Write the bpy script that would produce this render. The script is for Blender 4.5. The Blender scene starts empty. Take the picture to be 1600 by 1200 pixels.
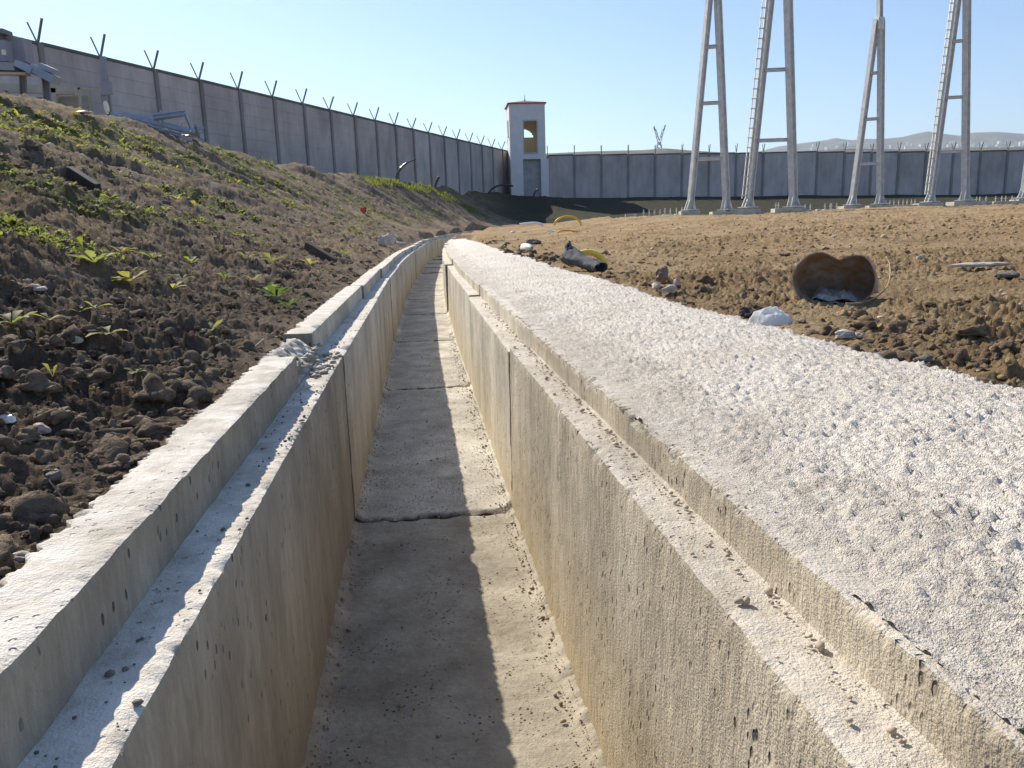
import bpy, bmesh, math, random
import numpy as np
from mathutils import Vector, Matrix
S = bpy.context.scene
C = S.collection
random.seed(7); RNG = np.random.default_rng(11)
# ------------------------------------------------------------------ camera
F = 1210.0; PITCH = math.radians(11.4); ROLL = 0.03; CAMZ = 0.93
_f = np.array([0, math.cos(PITCH), -math.sin(PITCH)]); _r0 = np.array([1, 0, 0.]); _u0 = np.cross(_r0, _f)
_r = math.cos(ROLL)*_r0-math.sin(ROLL)*_u0; _u = math.cos(ROLL)*_u0+math.sin(ROLL)*_r0
cam = bpy.data.cameras.new('camera'); co = bpy.data.objects.new('camera', cam); C.objects.link(co)
M = Matrix(((_r[0], _u[0], -_f[0], 0), (_r[1], _u[1], -_f[1], 0), (_r[2], _u[2], -_f[2], CAMZ), (0, 0, 0, 1)))
co.matrix_world = M
cam.sensor_width = 36; cam.lens = F/1600*36; cam.clip_start = 0.02; cam.clip_end = 30000
S.camera = co
# ------------------------------------------------------------------ light
SUN_AZ = 40.0; SUN_EL = 39.0     # degrees left of straight ahead, above the horizon
w = bpy.data.worlds.new("World"); S.world = w; w.use_nodes = True
nt = w.node_tree; bg = nt.nodes['Background']
sky = nt.nodes.new('ShaderNodeTexSky'); sky.sky_type = 'NISHITA'; sky.sun_disc = False
sky.sun_elevation = math.radians(SUN_EL); sky.sun_rotation = math.radians(-SUN_AZ)
sky.air_density = 1.0; sky.dust_density = 0.35; sky.ozone_density = 3.8; sky.altitude = 300
nt.links.new(sky.outputs[0], bg.inputs[0]); bg.inputs[1].default_value = 0.115
sl = bpy.data.lights.new('sun', 'SUN'); sl.energy = 4.7; sl.angle = math.radians(0.5); sl.color = (1.0, 0.90, 0.74)
so = bpy.data.objects.new('sun', sl); C.objects.link(so)
sd = Vector((-math.sin(math.radians(SUN_AZ))*math.cos(math.radians(SUN_EL)), math.cos(math.radians(SUN_AZ))*math.cos(math.radians(SUN_EL)), math.sin(math.radians(SUN_EL))))
so.rotation_euler = sd.to_track_quat('Z', 'Y').to_euler(); so.location = (-5, 5, 12)
S.view_settings.view_transform = 'Standard'; S.view_settings.look = 'None'
S.view_settings.exposure = 0.6; S.view_settings.gamma = 1.0

# ------------------------------------------------------------------ helpers
def at(px, py, Y):
    d = _f+_r*(px-800)/F-_u*(py-600)/F
    return d*(Y/d[1])+np.array([0, 0, CAMZ])

def _h(ix, iy, iz, seed):
    n = (ix*374761393+iy*668265263+iz*2147483647+seed*1274126177) & 0xFFFFFFFF
    n = ((n ^ (n >> 13))*1274126177) & 0xFFFFFFFF
    n = ((n ^ (n >> 16))*2246822519) & 0xFFFFFFFF
    return ((n ^ (n >> 15)) & 0xFFFFFF)/float(0xFFFFFF)
def noise(x, y, z=0.0, seed=0):
    x, y, z = np.broadcast_arrays(np.asarray(x, float), np.asarray(y, float), np.asarray(z, float))
    xi = np.floor(x).astype(np.int64); yi = np.floor(y).astype(np.int64); zi = np.floor(z).astype(np.int64)
    fx = x-xi; fy = y-yi; fz = z-zi
    fx = fx*fx*(3-2*fx); fy = fy*fy*(3-2*fy); fz = fz*fz*(3-2*fz)
    r = 0
    flat = bool(np.all(fz == 0))
    for dz in ((0,) if flat else (0, 1)):
        wz = (1-fz) if dz == 0 else fz
        for dx in (0, 1):
            wx = (1-fx) if dx == 0 else fx
            for dy in (0, 1):
                wy = (1-fy) if dy == 0 else fy
                r = r+_h(xi+dx, yi+dy, zi+dz, seed)*wx*wy*wz
    return r*2-1
def fbm(x, y, z=0.0, seed=0, o=3):
    r = 0; a = 1; s = 0
    for i in range(o):
        r = r+a*noise(np.asarray(x)*2**i, np.asarray(y)*2**i, np.asarray(z)*2**i, seed+i*17); s += a; a *= .5
    return r/s
def lumps(x, y, s, seed, prob=.75):
    """rounded clods: one per cell, height 0..1"""
    x = np.asarray(x)/s; y = np.asarray(y)/s; xi = np.floor(x).astype(np.int64); yi = np.floor(y).astype(np.int64); out = np.zeros(x.shape)
    for dx in (-1, 0, 1):
        for dy in (-1, 0, 1):
            cx_ = xi+dx; cy_ = yi+dy; px = cx_+_h(cx_, cy_, 1, seed); py = cy_+_h(cx_, cy_, 2, seed); R = .3+.55*_h(cx_, cy_, 3, seed)
            on = _h(cx_, cy_, 4, seed) < prob
            an = _h(cx_, cy_, 5, seed)*3.1; ux = (x-px); uy = (y-py); a = ux*np.cos(an)+uy*np.sin(an); b = (uy*np.cos(an)-ux*np.sin(an))*1.5
            q = 1-(a*a+b*b)/(R*R)
            out = np.maximum(out, np.where(on, np.clip(q, 0, 1)**.72*R, 0))
    return out
def sst(a, b, x):
    t = np.clip((np.asarray(x, float)-a)/(b-a), 0, 1); return t*t*(3-2*t)

def tag(o, label=None, cat=None, group=None, kind=None):
    if label: o['label'] = label
    if cat: o['category'] = cat
    if group: o['group'] = group
    if kind: o['kind'] = kind
    return o
def empty(name, loc=(0, 0, 0), label=None, cat=None, group=None, rz=0):
    o = bpy.data.objects.new(name, None); C.objects.link(o); o.location = tuple(loc); o.rotation_euler = (0, 0, rz)
    o.empty_display_size = .1
    return tag(o, label, cat, group)
def rawmesh(name, V, Fc, mat, parent=None, smooth=False, loc=None):
    me = bpy.data.meshes.new(name)
    V = np.asarray(V, np.float32)
    if isinstance(Fc, np.ndarray):
        k = Fc.shape[1]; n = len(Fc)
        me.vertices.add(len(V)); me.vertices.foreach_set('co', V.ravel())
        me.loops.add(n*k); me.loops.foreach_set('vertex_index', Fc.ravel().astype(np.int32))
        me.polygons.add(n); me.polygons.foreach_set('loop_start', (np.arange(n)*k).astype(np.int32))
        me.update(calc_edges=True); me.validate()
    else:
        me.from_pydata([tuple(map(float, v)) for v in V], [], Fc); me.update()
    if smooth: me.polygons.foreach_set('use_smooth', [True]*len(me.polygons))
    o = bpy.data.objects.new(name, me); C.objects.link(o)
    if mat: me.materials.append(mat)
    if parent: o.parent = parent
    if loc is not None: o.location = tuple(loc)
    return o
def gridfaces(nu, nv, wrap=False):
    a = np.arange(nu*nv).reshape(nu, nv)
    if wrap: a = np.concatenate([a, a[:, :1]], 1)
    return np.stack([a[:-1, :-1], a[:-1, 1:], a[1:, 1:], a[1:, :-1]], -1).reshape(-1, 4)

class MB:
    def __init__(s): s.v = []; s.f = []
    def add(s, v, f):
        n = len(s.v); s.v += [tuple(map(float, p)) for p in v]; s.f += [tuple(i+n for i in q) for q in f]; return s
    def box(s, c, d, rz=0, M3=None):
        c = np.array(c, float); hx, hy, hz = [k/2 for k in d]
        P = np.array([(x, y, z) for x in (-hx, hx) for y in (-hy, hy) for z in (-hz, hz)])
        if M3 is None:
            cr, sr = math.cos(rz), math.sin(rz); M3 = np.array([[cr, -sr, 0], [sr, cr, 0], [0, 0, 1]])
        P = P@np.array(M3).T+c
        return s.add(P, [(0, 1, 3, 2), (4, 6, 7, 5), (0, 4, 5, 1), (2, 3, 7, 6), (0, 2, 6, 4), (1, 5, 7, 3)])
    def frame(s, a, b, side):
        a = np.array(a, float); b = np.array(b, float); t = b-a; L = np.linalg.norm(t); t = t/L
        x = np.array(side, float); x = x-t*(x@t); x = x/np.linalg.norm(x); y = np.cross(t, x)
        return a, b, L, t, x, y
    def bar(s, a, b, wd, dp, side=(1, 0, 0)):
        a, b, L, t, x, y = s.frame(a, b, side)
        return s.box((a+b)/2, (wd, dp, L), M3=np.stack([x, y, t], 1))
    def hbeam(s, a, b, wd, dp, th, side=(1, 0, 0)):   # flanges perpendicular to 'side', dp apart along it
        a, b, L, t, x, y = s.frame(a, b, side)
        for k in (-1, 1):
            s.box((a+b)/2+x*k*(dp/2-th/2), (th, wd, L), M3=np.stack([x, y, t], 1))
        return s.box((a+b)/2, (dp-2*th-.001, th, L-.01), M3=np.stack([x, y, t], 1))
    def tube(s, pts, r, n=8, cap=True):
        pts = [np.array(p, float) for p in pts]; rs = r if hasattr(r, '__len__') else [r]*len(pts)
        V = []; up = np.array([0.13, .21, .97])
        for i, p in enumerate(pts):
            t = pts[min(i+1, len(pts)-1)]-pts[max(i-1, 0)]; t = t/np.linalg.norm(t)
            x = np.cross(t, up); x /= np.linalg.norm(x); y = np.cross(t, x)
            for k in range(n):
                a = 2*math.pi*k/n; V.append(p+rs[i]*(x*math.cos(a)+y*math.sin(a)))
        Fc = [(i*n+k, i*n+(k+1) % n, (i+1)*n+(k+1) % n, (i+1)*n+k) for i in range(len(pts)-1) for k in range(n)]
        if cap: Fc += [tuple(range(n))[::-1], tuple((len(pts)-1)*n+k for k in range(n))]
        return s.add(V, Fc)
    def build(s, name, mat, parent=None, smooth=False, loc=None, bevel=0):
        o = rawmesh(name, np.array(s.v), s.f, mat, parent, smooth, loc)
        if bevel:
            b = o.modifiers.new('bevel', 'BEVEL'); b.width = bevel; b.segments = 2; b.limit_method = 'ANGLE'
        return o
def blob(c, d, seed, sub=3, rough=.25, rz=0, flat=0.0):
    """an uneven stone or clod: vertices and faces"""
    bm = bmesh.new(); bmesh.ops.create_icosphere(bm, subdivisions=sub, radius=1)
    V = np.array([v.co[:] for v in bm.verts]); Fc = [tuple(v.index for v in f.verts) for f in bm.faces]; bm.free()
    k = 1+rough*fbm(V[:, 0]*1.1+seed*7.3, V[:, 1]*1.1, V[:, 2]*1.1, seed, 3)*1.6
    k = k-.12*np.abs(noise(V[:, 0]*3+seed, V[:, 1]*3, V[:, 2]*3, seed+5))
    V = V*k[:, None]; V[:, 2] = np.where(V[:, 2] < -.5+flat, -.5+flat, V[:, 2])
    V = V*np.array(d)/2; cr, sr = math.cos(rz), math.sin(rz)
    V = V@np.array([[cr, sr, 0], [-sr, cr, 0], [0, 0, 1]])+np.array(c)
    return V, Fc

# ------------------------------------------------------------------ materials
def mat(name, rough=.9, spec=.3):
    m = bpy.data.materials.new(name); m.use_nodes = True; n = m.node_tree
    b = n.nodes['Principled BSDF']; b.inputs['Roughness'].default_value = rough; b.inputs['Specular IOR Level'].default_value = spec
    return m, n, b
def N(n, t, **kw):
    o = n.nodes.new(t)
    for k, v in kw.items():
        if k in ('operation', 'blend_type', 'data_type', 'feature', 'attribute_name', 'noise_dimensions', 'vector_type', 'distance', 'mode'): setattr(o, k, v)
        else: o.inputs[k].default_value = v
    return o
def pos(n, sc=(1, 1, 1)):
    g = n.nodes.new('ShaderNodeNewGeometry'); m = n.nodes.new('ShaderNodeMapping'); m.inputs['Scale'].default_value = sc
    n.links.new(g.outputs['Position'], m.inputs['Vector']); return m.outputs[0]
def nz(n, v, scale, detail=5, rough=.6):
    o = N(n, 'ShaderNodeTexNoise', Scale=scale, Detail=detail, Roughness=rough); n.links.new(v, o.inputs['Vector']); return o.outputs['Fac']
def vor(n, v, scale, rnd=1.0):
    o = N(n, 'ShaderNodeTexVoronoi', Scale=scale); o.inputs['Randomness'].default_value = rnd; n.links.new(v, o.inputs['Vector']); return o
def ramp(n, f, stops):
    o = n.nodes.new('ShaderNodeValToRGB'); e = o.color_ramp.elements
    while len(e) > 1: e.remove(e[-1])
    e[0].position = stops[0][0]; e[0].color = (*stops[0][1], 1) if hasattr(stops[0][1], '__len__') else (stops[0][1],)*3+(1,)
    for p, c in stops[1:]:
        q = e.new(p); q.color = (*c, 1) if hasattr(c, '__len__') else (c, c, c, 1)
    n.links.new(f, o.inputs[0]); return o.outputs[0]
def mix(n, f, a, b, mode='MIX'):
    o = n.nodes.new('ShaderNodeMix'); o.data_type = 'RGBA'; o.blend_type = mode
    if hasattr(f, 'is_linked'): n.links.new(f, o.inputs[0])
    else: o.inputs[0].default_value = f
    for x, i in ((a, 6), (b, 7)):
        if hasattr(x, 'is_linked'): n.links.new(x, o.inputs[i])
        else: o.inputs[i].default_value = (*x, 1) if len(x) == 3 else x
    return o.outputs[2]
def math_(n, op, a, b=None):
    o = n.nodes.new('ShaderNodeMath'); o.operation = op
    for x, i in ((a, 0), (b, 1)):
        if x is None: continue
        if hasattr(x, 'is_linked'): n.links.new(x, o.inputs[i])
        else: o.inputs[i].default_value = x
    return o.outputs[0]
def bump(n, b, h, dist, strength=1.0, prev=None):
    o = n.nodes.new('ShaderNodeBump'); o.inputs['Strength'].default_value = strength; o.inputs['Distance'].default_value = dist
    n.links.new(h, o.inputs['Height'])
    if prev: n.links.new(prev, o.inputs['Normal'])
    n.links.new(o.outputs[0], b.inputs['Normal']); return o.outputs[0]

def concrete(name, c1, c2, c3, streak=.25, pit=60, pitamt=.5, pitsize=.16, rough=.85, warmlow=None, bumpd=.004, spots=True, topglare=1.0, pitlo=.48):
    m, n, b = mat(name, rough, .35)
    p = pos(n); ps = pos(n, (1, 1, streak))
    col = ramp(n, nz(n, ps, 5, 6, .65), [(.3, c1), (.52, c2), (.72, c3)])
    blot = ramp(n, nz(n, p, 2.1, 5, .7), [(.35, .72), (.6, 1.08)])
    col = mix(n, 1, col, blot, 'MULTIPLY')
    fine = ramp(n, nz(n, ps, 90, 3, .7), [(.3, .8), (.7, 1.12)])
    col = mix(n, .8, col, fine, 'MULTIPLY')
    pp = pos(n, (1, 1, .5)) if streak < .5 else p
    v = vor(n, pp, pit); v2 = nz(n, p, 7, 3, .6)
    msk = math_(n, 'MULTIPLY', ramp(n, v.outputs['Distance'], [(pitsize*.55, 1.0), (pitsize, 0.0)]), ramp(n, v2, [(pitlo, 0.0), (pitlo+.12, 1.0)]))
    if spots: col = mix(n, math_(n, 'MULTIPLY', msk, pitamt), col, (.05, .042, .034))
    if warmlow:      # earth stain low on the wall
        g = n.nodes.new('ShaderNodeNewGeometry'); sx = n.nodes.new('ShaderNodeSeparateXYZ'); n.links.new(g.outputs['Position'], sx.inputs[0])
        zz = math_(n, 'ADD', sx.outputs[2], math_(n, 'MULTIPLY', nz(n, p, 9, 4, .6), .12))
        col = mix(n, ramp(n, zz, [(.03, .8), (.16, .35), (.42, 0.0)]), col, warmlow)
    if warmlow:      # backlit glare on upward faces, painted in as a paler colour
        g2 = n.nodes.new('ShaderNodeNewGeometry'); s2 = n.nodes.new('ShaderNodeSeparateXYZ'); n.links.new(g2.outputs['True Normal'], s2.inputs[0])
        glarec = ramp(n, nz(n, p, 16, 6, .7), [(.3, (.50, .455, .39)), (.5, (.70, .655, .59)), (.7, (.82, .78, .72))])
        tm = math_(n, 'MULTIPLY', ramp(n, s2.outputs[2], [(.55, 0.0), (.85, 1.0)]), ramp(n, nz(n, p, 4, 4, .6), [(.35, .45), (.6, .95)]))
        col = mix(n, math_(n, 'MULTIPLY', tm, topglare), col, glarec)
    ad = n.nodes.new('ShaderNodeAttribute'); ad.attribute_name = 'dirt'
    col = mix(n, ad.outputs['Fac'], col, (.045, .038, .028))
    n.links.new(col, b.inputs['Base Color'])
    h = math_(n, 'SUBTRACT', math_(n, 'ADD', nz(n, ps, 60, 6, .7), math_(n, 'MULTIPLY', nz(n, p, 300, 2, .6), .35)), math_(n, 'MULTIPLY', msk, 1.3))
    bump(n, b, h, bumpd)
    return m
CONC_R = concrete('cast_concrete', (.31, .27, .21), (.45, .395, .31), (.58, .52, .42), .22, 70, .85, .26, warmlow=(.44, .34, .19), bumpd=.008, topglare=.55)
CONC_L = concrete('cast_concrete_left', (.25, .215, .165), (.37, .325, .255), (.52, .47, .385), .2, 60, .8, .2, warmlow=(.30, .245, .175), bumpd=.006)  # wall on the shaded side, its colour darkened to deepen the shade
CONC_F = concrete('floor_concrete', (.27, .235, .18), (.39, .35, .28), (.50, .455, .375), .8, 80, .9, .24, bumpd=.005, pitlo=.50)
CONC_R2 = concrete('cast_concrete_pale', (.42, .38, .30), (.58, .53, .44), (.70, .655, .565), .22, 70, .85, .24, warmlow=(.54, .43, .25), bumpd=.006, topglare=.55)
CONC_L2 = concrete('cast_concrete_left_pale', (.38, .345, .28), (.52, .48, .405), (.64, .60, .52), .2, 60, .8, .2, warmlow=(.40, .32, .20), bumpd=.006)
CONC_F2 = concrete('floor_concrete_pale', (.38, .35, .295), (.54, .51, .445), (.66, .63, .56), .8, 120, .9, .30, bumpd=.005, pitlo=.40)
CONC_D = concrete('footing_concrete', (.42, .39, .33), (.55, .52, .45), (.64, .6, .53), 1, 40, .4)

def apron_mat():
    m, n, b = mat('rough_white_concrete', .9, .2); p = pos(n)
    a = n.nodes.new('ShaderNodeAttribute'); a.attribute_name = 'dirt'
    col = ramp(n, nz(n, p, 3.5, 6, .6), [(.3, (.78, .72, .645)), (.6, (.89, .845, .78))])
    fine = ramp(n, nz(n, p, 140, 4, .7), [(.32, .62), (.6, 1.08)])
    col = mix(n, .75, col, fine, 'MULTIPLY')
    d = math_(n, 'MULTIPLY', a.outputs['Fac'], ramp(n, nz(n, p, 28, 5, .7), [(.38, 0.35), (.62, 1.0)]))
    col = mix(n, d, col, (.40, .355, .29))
    v = vor(n, p, 45); sp = math_(n, 'MULTIPLY', ramp(n, v.outputs['Distance'], [(.12, 1.0), (.2, 0.0)]), ramp(n, nz(n, p, 5, 3), [(.56, 0.0), (.66, .7)]))
    col = mix(n, sp, col, (.2, .17, .14))
    n.links.new(col, b.inputs['Base Color'])
    bump(n, b, math_(n, 'ADD', nz(n, p, 130, 5, .75), nz(n, p, 420, 2, .6)), .006)
    return m
def ground_mat():
    m, n, b = mat('soil', .97, .12); p = pos(n)
    a = n.nodes.new('ShaderNodeAttribute'); a.attribute_name = 'mask'
    s = n.nodes.new('ShaderNodeSeparateColor'); n.links.new(a.outputs['Color'], s.inputs[0])
    field = ramp(n, nz(n, p, 1.3, 7, .65), [(.3, (.23, .155, .085)), (.5, (.37, .265, .15)), (.72, (.48, .365, .225))])
    bank = ramp(n, nz(n, p, 2.2, 7, .68), [(.3, (.105, .079, .056)), (.5, (.205, .157, .114)), (.72, (.36, .285, .21))])
    col = mix(n, s.outputs[0], bank, field)
    red = ramp(n, nz(n, p, 9, 4, .6), [(.55, 0.0), (.7, .5)])
    col = mix(n, red, col, (.22, .115, .07))
    grn = math_(n, 'MULTIPLY', s.outputs[1], ramp(n, nz(n, p, 14, 5, .7), [(.4, 0.0), (.58, .95)]))
    col = mix(n, grn, col, (.13, .14, .05))
    dark = mix(n, nz(n, p, 1.2, 6, .7), (.035, .04, .028), (.075, .07, .05))  # far bank: grassy soil with its shade painted into the dark colour
    col = mix(n, s.outputs[2], col, dark)
    fine = ramp(n, nz(n, p, 55, 5, .75), [(.3, .6), (.68, 1.22)])
    col = mix(n, .9, col, fine, 'MULTIPLY')
    v = vor(n, p, 26); peb = ramp(n, v.outputs['Distance'], [(.10, 1.0), (.15, 0.0)])
    peb = math_(n, 'MULTIPLY', peb, ramp(n, nz(n, p, 3, 3), [(.5, 0.0), (.62, .7)]))
    col = mix(n, peb, col, (.42, .37, .31))
    n.links.new(col, b.inputs['Base Color'])
    bp = bump(n, b, nz(n, p, 45, 7, .75), .02)
    bump(n, b, nz(n, p, 190, 4, .7), .006, 1, bp)
    return m
def simple(name, c, rough=.6, metal=0, var=.25, scale=20, spec=.4, bumpd=.0):
    m, n, b = mat(name, rough, spec); p = pos(n)
    f = nz(n, p, scale, 5, .65)
    col = ramp(n, f, [(.3, tuple(k*(1-var) for k in c)), (.7, tuple(min(1, k*(1+var)) for k in c))])
    n.links.new(col, b.inputs['Base Color']); b.inputs['Metallic'].default_value = metal
    if bumpd: bump(n, b, nz(n, p, scale*5, 4, .7), bumpd)
    return m
def leaf_mat(name, c, t):
    m, n, b = mat(name, .6, .15); p = pos(n)
    col = ramp(n, nz(n, p, 6, 4), [(.35, tuple(k*.6 for k in c)), (.65, tuple(k*1.35 for k in c))])
    n.links.new(col, b.inputs['Base Color'])
    tr = n.nodes.new('ShaderNodeBsdfTranslucent'); tc = ramp(n, nz(n, p, 6, 4), [(.35, tuple(k*.7 for k in t)), (.65, tuple(min(1, k*1.25) for k in t))])
    n.links.new(tc, tr.inputs[0]); mx = n.nodes.new('ShaderNodeMixShader'); mx.inputs[0].default_value = .5
    n.links.new(b.outputs[0], mx.inputs[1]); n.links.new(tr.outputs[0], mx.inputs[2])
    n.links.new(mx.outputs[0], n.nodes['Material Output'].inputs[0]); return m
APRON = apron_mat(); SOIL = ground_mat()
CLODL = simple('bank_clod', (.195, .148, .108), .97, var=.6, scale=22, spec=.1, bumpd=.012)
CLODR = simple('field_clod', (.35, .25, .145), .97, var=.35, scale=20, spec=.1, bumpd=.010)
STONE = simple('pale_stone', (.5, .45, .38), .8, var=.3, scale=30, bumpd=.002)
DSTONE = simple('dark_stone', (.16, .14, .13), .8, var=.4, scale=30, bumpd=.003)
GALV = simple('galvanised_steel', (.58, .585, .58), .5, .25, .18, 6)
GALVL = simple('pale_steel', (.62, .60, .55), .5, .25, .12, 6)
LEAF = leaf_mat('leaf', (.10, .13, .045), (.31, .35, .075))
LEAFY = leaf_mat('yellow_leaf', (.18, .175, .06), (.47, .43, .09))
LEAFD = leaf_mat('dark_leaf', (.045, .08, .03), (.13, .19, .04))
YEL = simple('yellow_plastic', (.72, .43, .04), .45, 0, .2, 30)
YELP = simple('faded_yellow_plastic', (.85, .62, .10), .5, 0, .2, 30)
ORG = simple('orange_yellow_plastic', (.66, .33, .06), .5, 0, .3, 30)
WHITE = simple('white_plastic', (.82, .82, .8), .4, 0, .08, 20)
BLACK = simple('black_plastic', (.03, .03, .033), .4, 0, .3, 20)

# ------------------------------------------------------------------ the channel's course
_cy = np.array([-6, -3, 0, 2.44, 4.57, 6.6, 8.76, 10.75, 13.1, 15.7, 22, 29, 36, 44, 52, 58, 64.])
_cx = np.array([.74, .38, .02, -.274, -.51, -.745, -.96, -1.155, -1.365, -1.58, -2.0, -2.1, -1.75, -.75, 1.1, 3.2, 6.])
_yy = np.linspace(-6, 64, 1401); _xx = np.interp(_yy, _cy, _cx)
_k = np.exp(-(np.arange(-30, 31)/14.)**2); _k /= _k.sum()
_xs = np.convolve(np.pad(_xx, 30, mode='reflect', reflect_type='odd'), _k, 'valid')
def cx(y): return np.interp(y, _yy, _xs)
def cslope(y): return (cx(np.asarray(y)+.3)-cx(np.asarray(y)-.3))/.6
def lift(y): return np.interp(y, [-10, 16, 22, 25, 35, 44, 50, 60, 80], [0, 0, .04, .075, .16, .33, .47, .52, .55])
def off(x, y): return (x-cx(y))/np.sqrt(1+cslope(y)**2)

# ------------------------------------------------------------------ terrain height
CP = []
crest = [(0, 150, 13), (100, 166, 14.4), (200, 190, 16.4), (300, 215, 19.4), (380, 240, 23.6), (480, 262, 29), (560, 275, 34), (620, 284, 38), (670, 292, 42), (702, 306, 45), (735, 326, 49)]
for (px, py, Y) in crest:
    c = at(px, py, Y); CP.append(tuple(c)); K = np.array([cx(Y)-.6, Y, .62+lift(Y)])
    for t in (.25, .5, .75):
        q = K+(c-K)*t; q[2] -= .10*math.sin(t*math.pi); CP.append(tuple(q))
    if Y < 43: CP.append((c[0]-2.2, Y+1.5, c[2]-.05))
for Y in (-6, -2, 2, 6, 10):
    z = 3.38; X = -8.7; CP.append((X, Y, z))
    K = np.array([cx(Y)-.6, Y, .62]); c = np.array([X, Y, z])
    for t in (.12, .3, .5, .75): q = K+(c-K)*t; q[2] -= .06*math.sin(t*math.pi); CP.append(tuple(q))
    CP.append((-12, Y, 3.5)); CP.append((-20, Y, 3.9))
for n_ in range(-3, 20, 2): CP.append((-14.857+.81*n_, 26.56+2.33*n_, 3.85)); CP.append((-16.5+.81*n_, 29+2.33*n_, 3.9))
for Y in (-6, -3, -1, .5, 1.5, 2.5, 4, 6, 8, 11, 14, 18, 22, 27, 32, 37, 42, 47, 52, 57):
    zl = lift(Y); CP.append((cx(Y)-.6, Y, .60+zl)); CP.append((cx(Y)+.1, Y, .60+zl)); CP.append((cx(Y)+1.1, Y, .60+zl+(.03 if Y > 8 else 0)+(.06 if Y > 18 else 0)))
for (px, py) in ((900, 343), (960, 340)):
    CP.append(tuple(at(px, py, 34))); 
for (px, py) in ((1000, 338), (1080, 337), (1150, 336), (1300, 328), (1450, 322.5), (1600, 319), (1800, 314), (2200, 305)):
    c = at(px, py, 26); CP.append(tuple(c)); CP.append((c[0]*.96, 24, c[2]-.05)); CP.append((c[0], 28, c[2]-.02)); CP.append((c[0]*1.1, 34, c[2]-.35)); CP.append((c[0]*1.1, 40, c[2]-.3)); CP.append((c[0]*1.4, 56, 1.35))
for (X, Y, z) in ((1.3, 2.8, .635), (3, 1, .62), (3, 4, .67), (5, -3, .6), (6, 8, .77), (3, 10, .78), (10, 12, .88), (4, 16, .92), (12, 18, 1.08), (10, 4, .68), (20, 10, .9), (20, 20, 1.15), (2, 22, 1.0), (30, 0, .8), (3, 34, 1.1), (8, 48, 1.1), (15, 50, 1.1), (2, 62, 1.9)):
    CP.append((X, Y, z))
for px in (770, 815, 860): CP.append(tuple(at(px, 343-(860-px)*.06, 57.5)))
for px, py in ((700, 293), (750, 302), (800, 307)):
    c = at(px, py, 26.56+2.33*(1275-px)**-1*13853-26.56); CP.append((c[0], c[1], c[2]))
for px, py in ((845, 309), (900, 309), (1000, 308), (1100, 307), (1250, 305), (1400, 304), (1600, 301), (1900, 296)):
    c = at(px, py, 66.8); CP.append(tuple(c)); CP.append((c[0], 64.5, c[2]-.25)); CP.append((c[0], 70, c[2])); CP.append((c[0], 90, c[2]))
CP += [(-60, 0, 4), (-60, 60, 4), (-20, 95, 4), (90, 40, 2), (90, 0, 1.5), (0, -60, .8), (60, -60, 1), (-60, -60, 3.5), (60, 90, 3)]
CP = np.array(CP)
def _phi(A, B):
    return np.sqrt(((A[:, None, :2]-B[None, :, :2])**2).sum(-1)+.04)
_n = len(CP); _A = np.zeros((_n+1, _n+1)); _A[:_n, :_n] = _phi(CP, CP)-np.eye(_n)*.05; _A[:_n, _n] = 1; _A[_n, :_n] = 1
_W = np.linalg.solve(_A, np.append(CP[:, 2], 0))
def base_z(x, y):
    x = np.atleast_1d(np.asarray(x, float)); y = np.atleast_1d(np.asarray(y, float)); P = np.stack([x.ravel(), y.ravel()], 1); out = np.empty(len(P))
    for i in range(0, len(P), 20000):
        out[i:i+20000] = _phi(P[i:i+20000], CP)@_W[:_n]+_W[_n]
    return out.reshape(x.shape)
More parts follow.
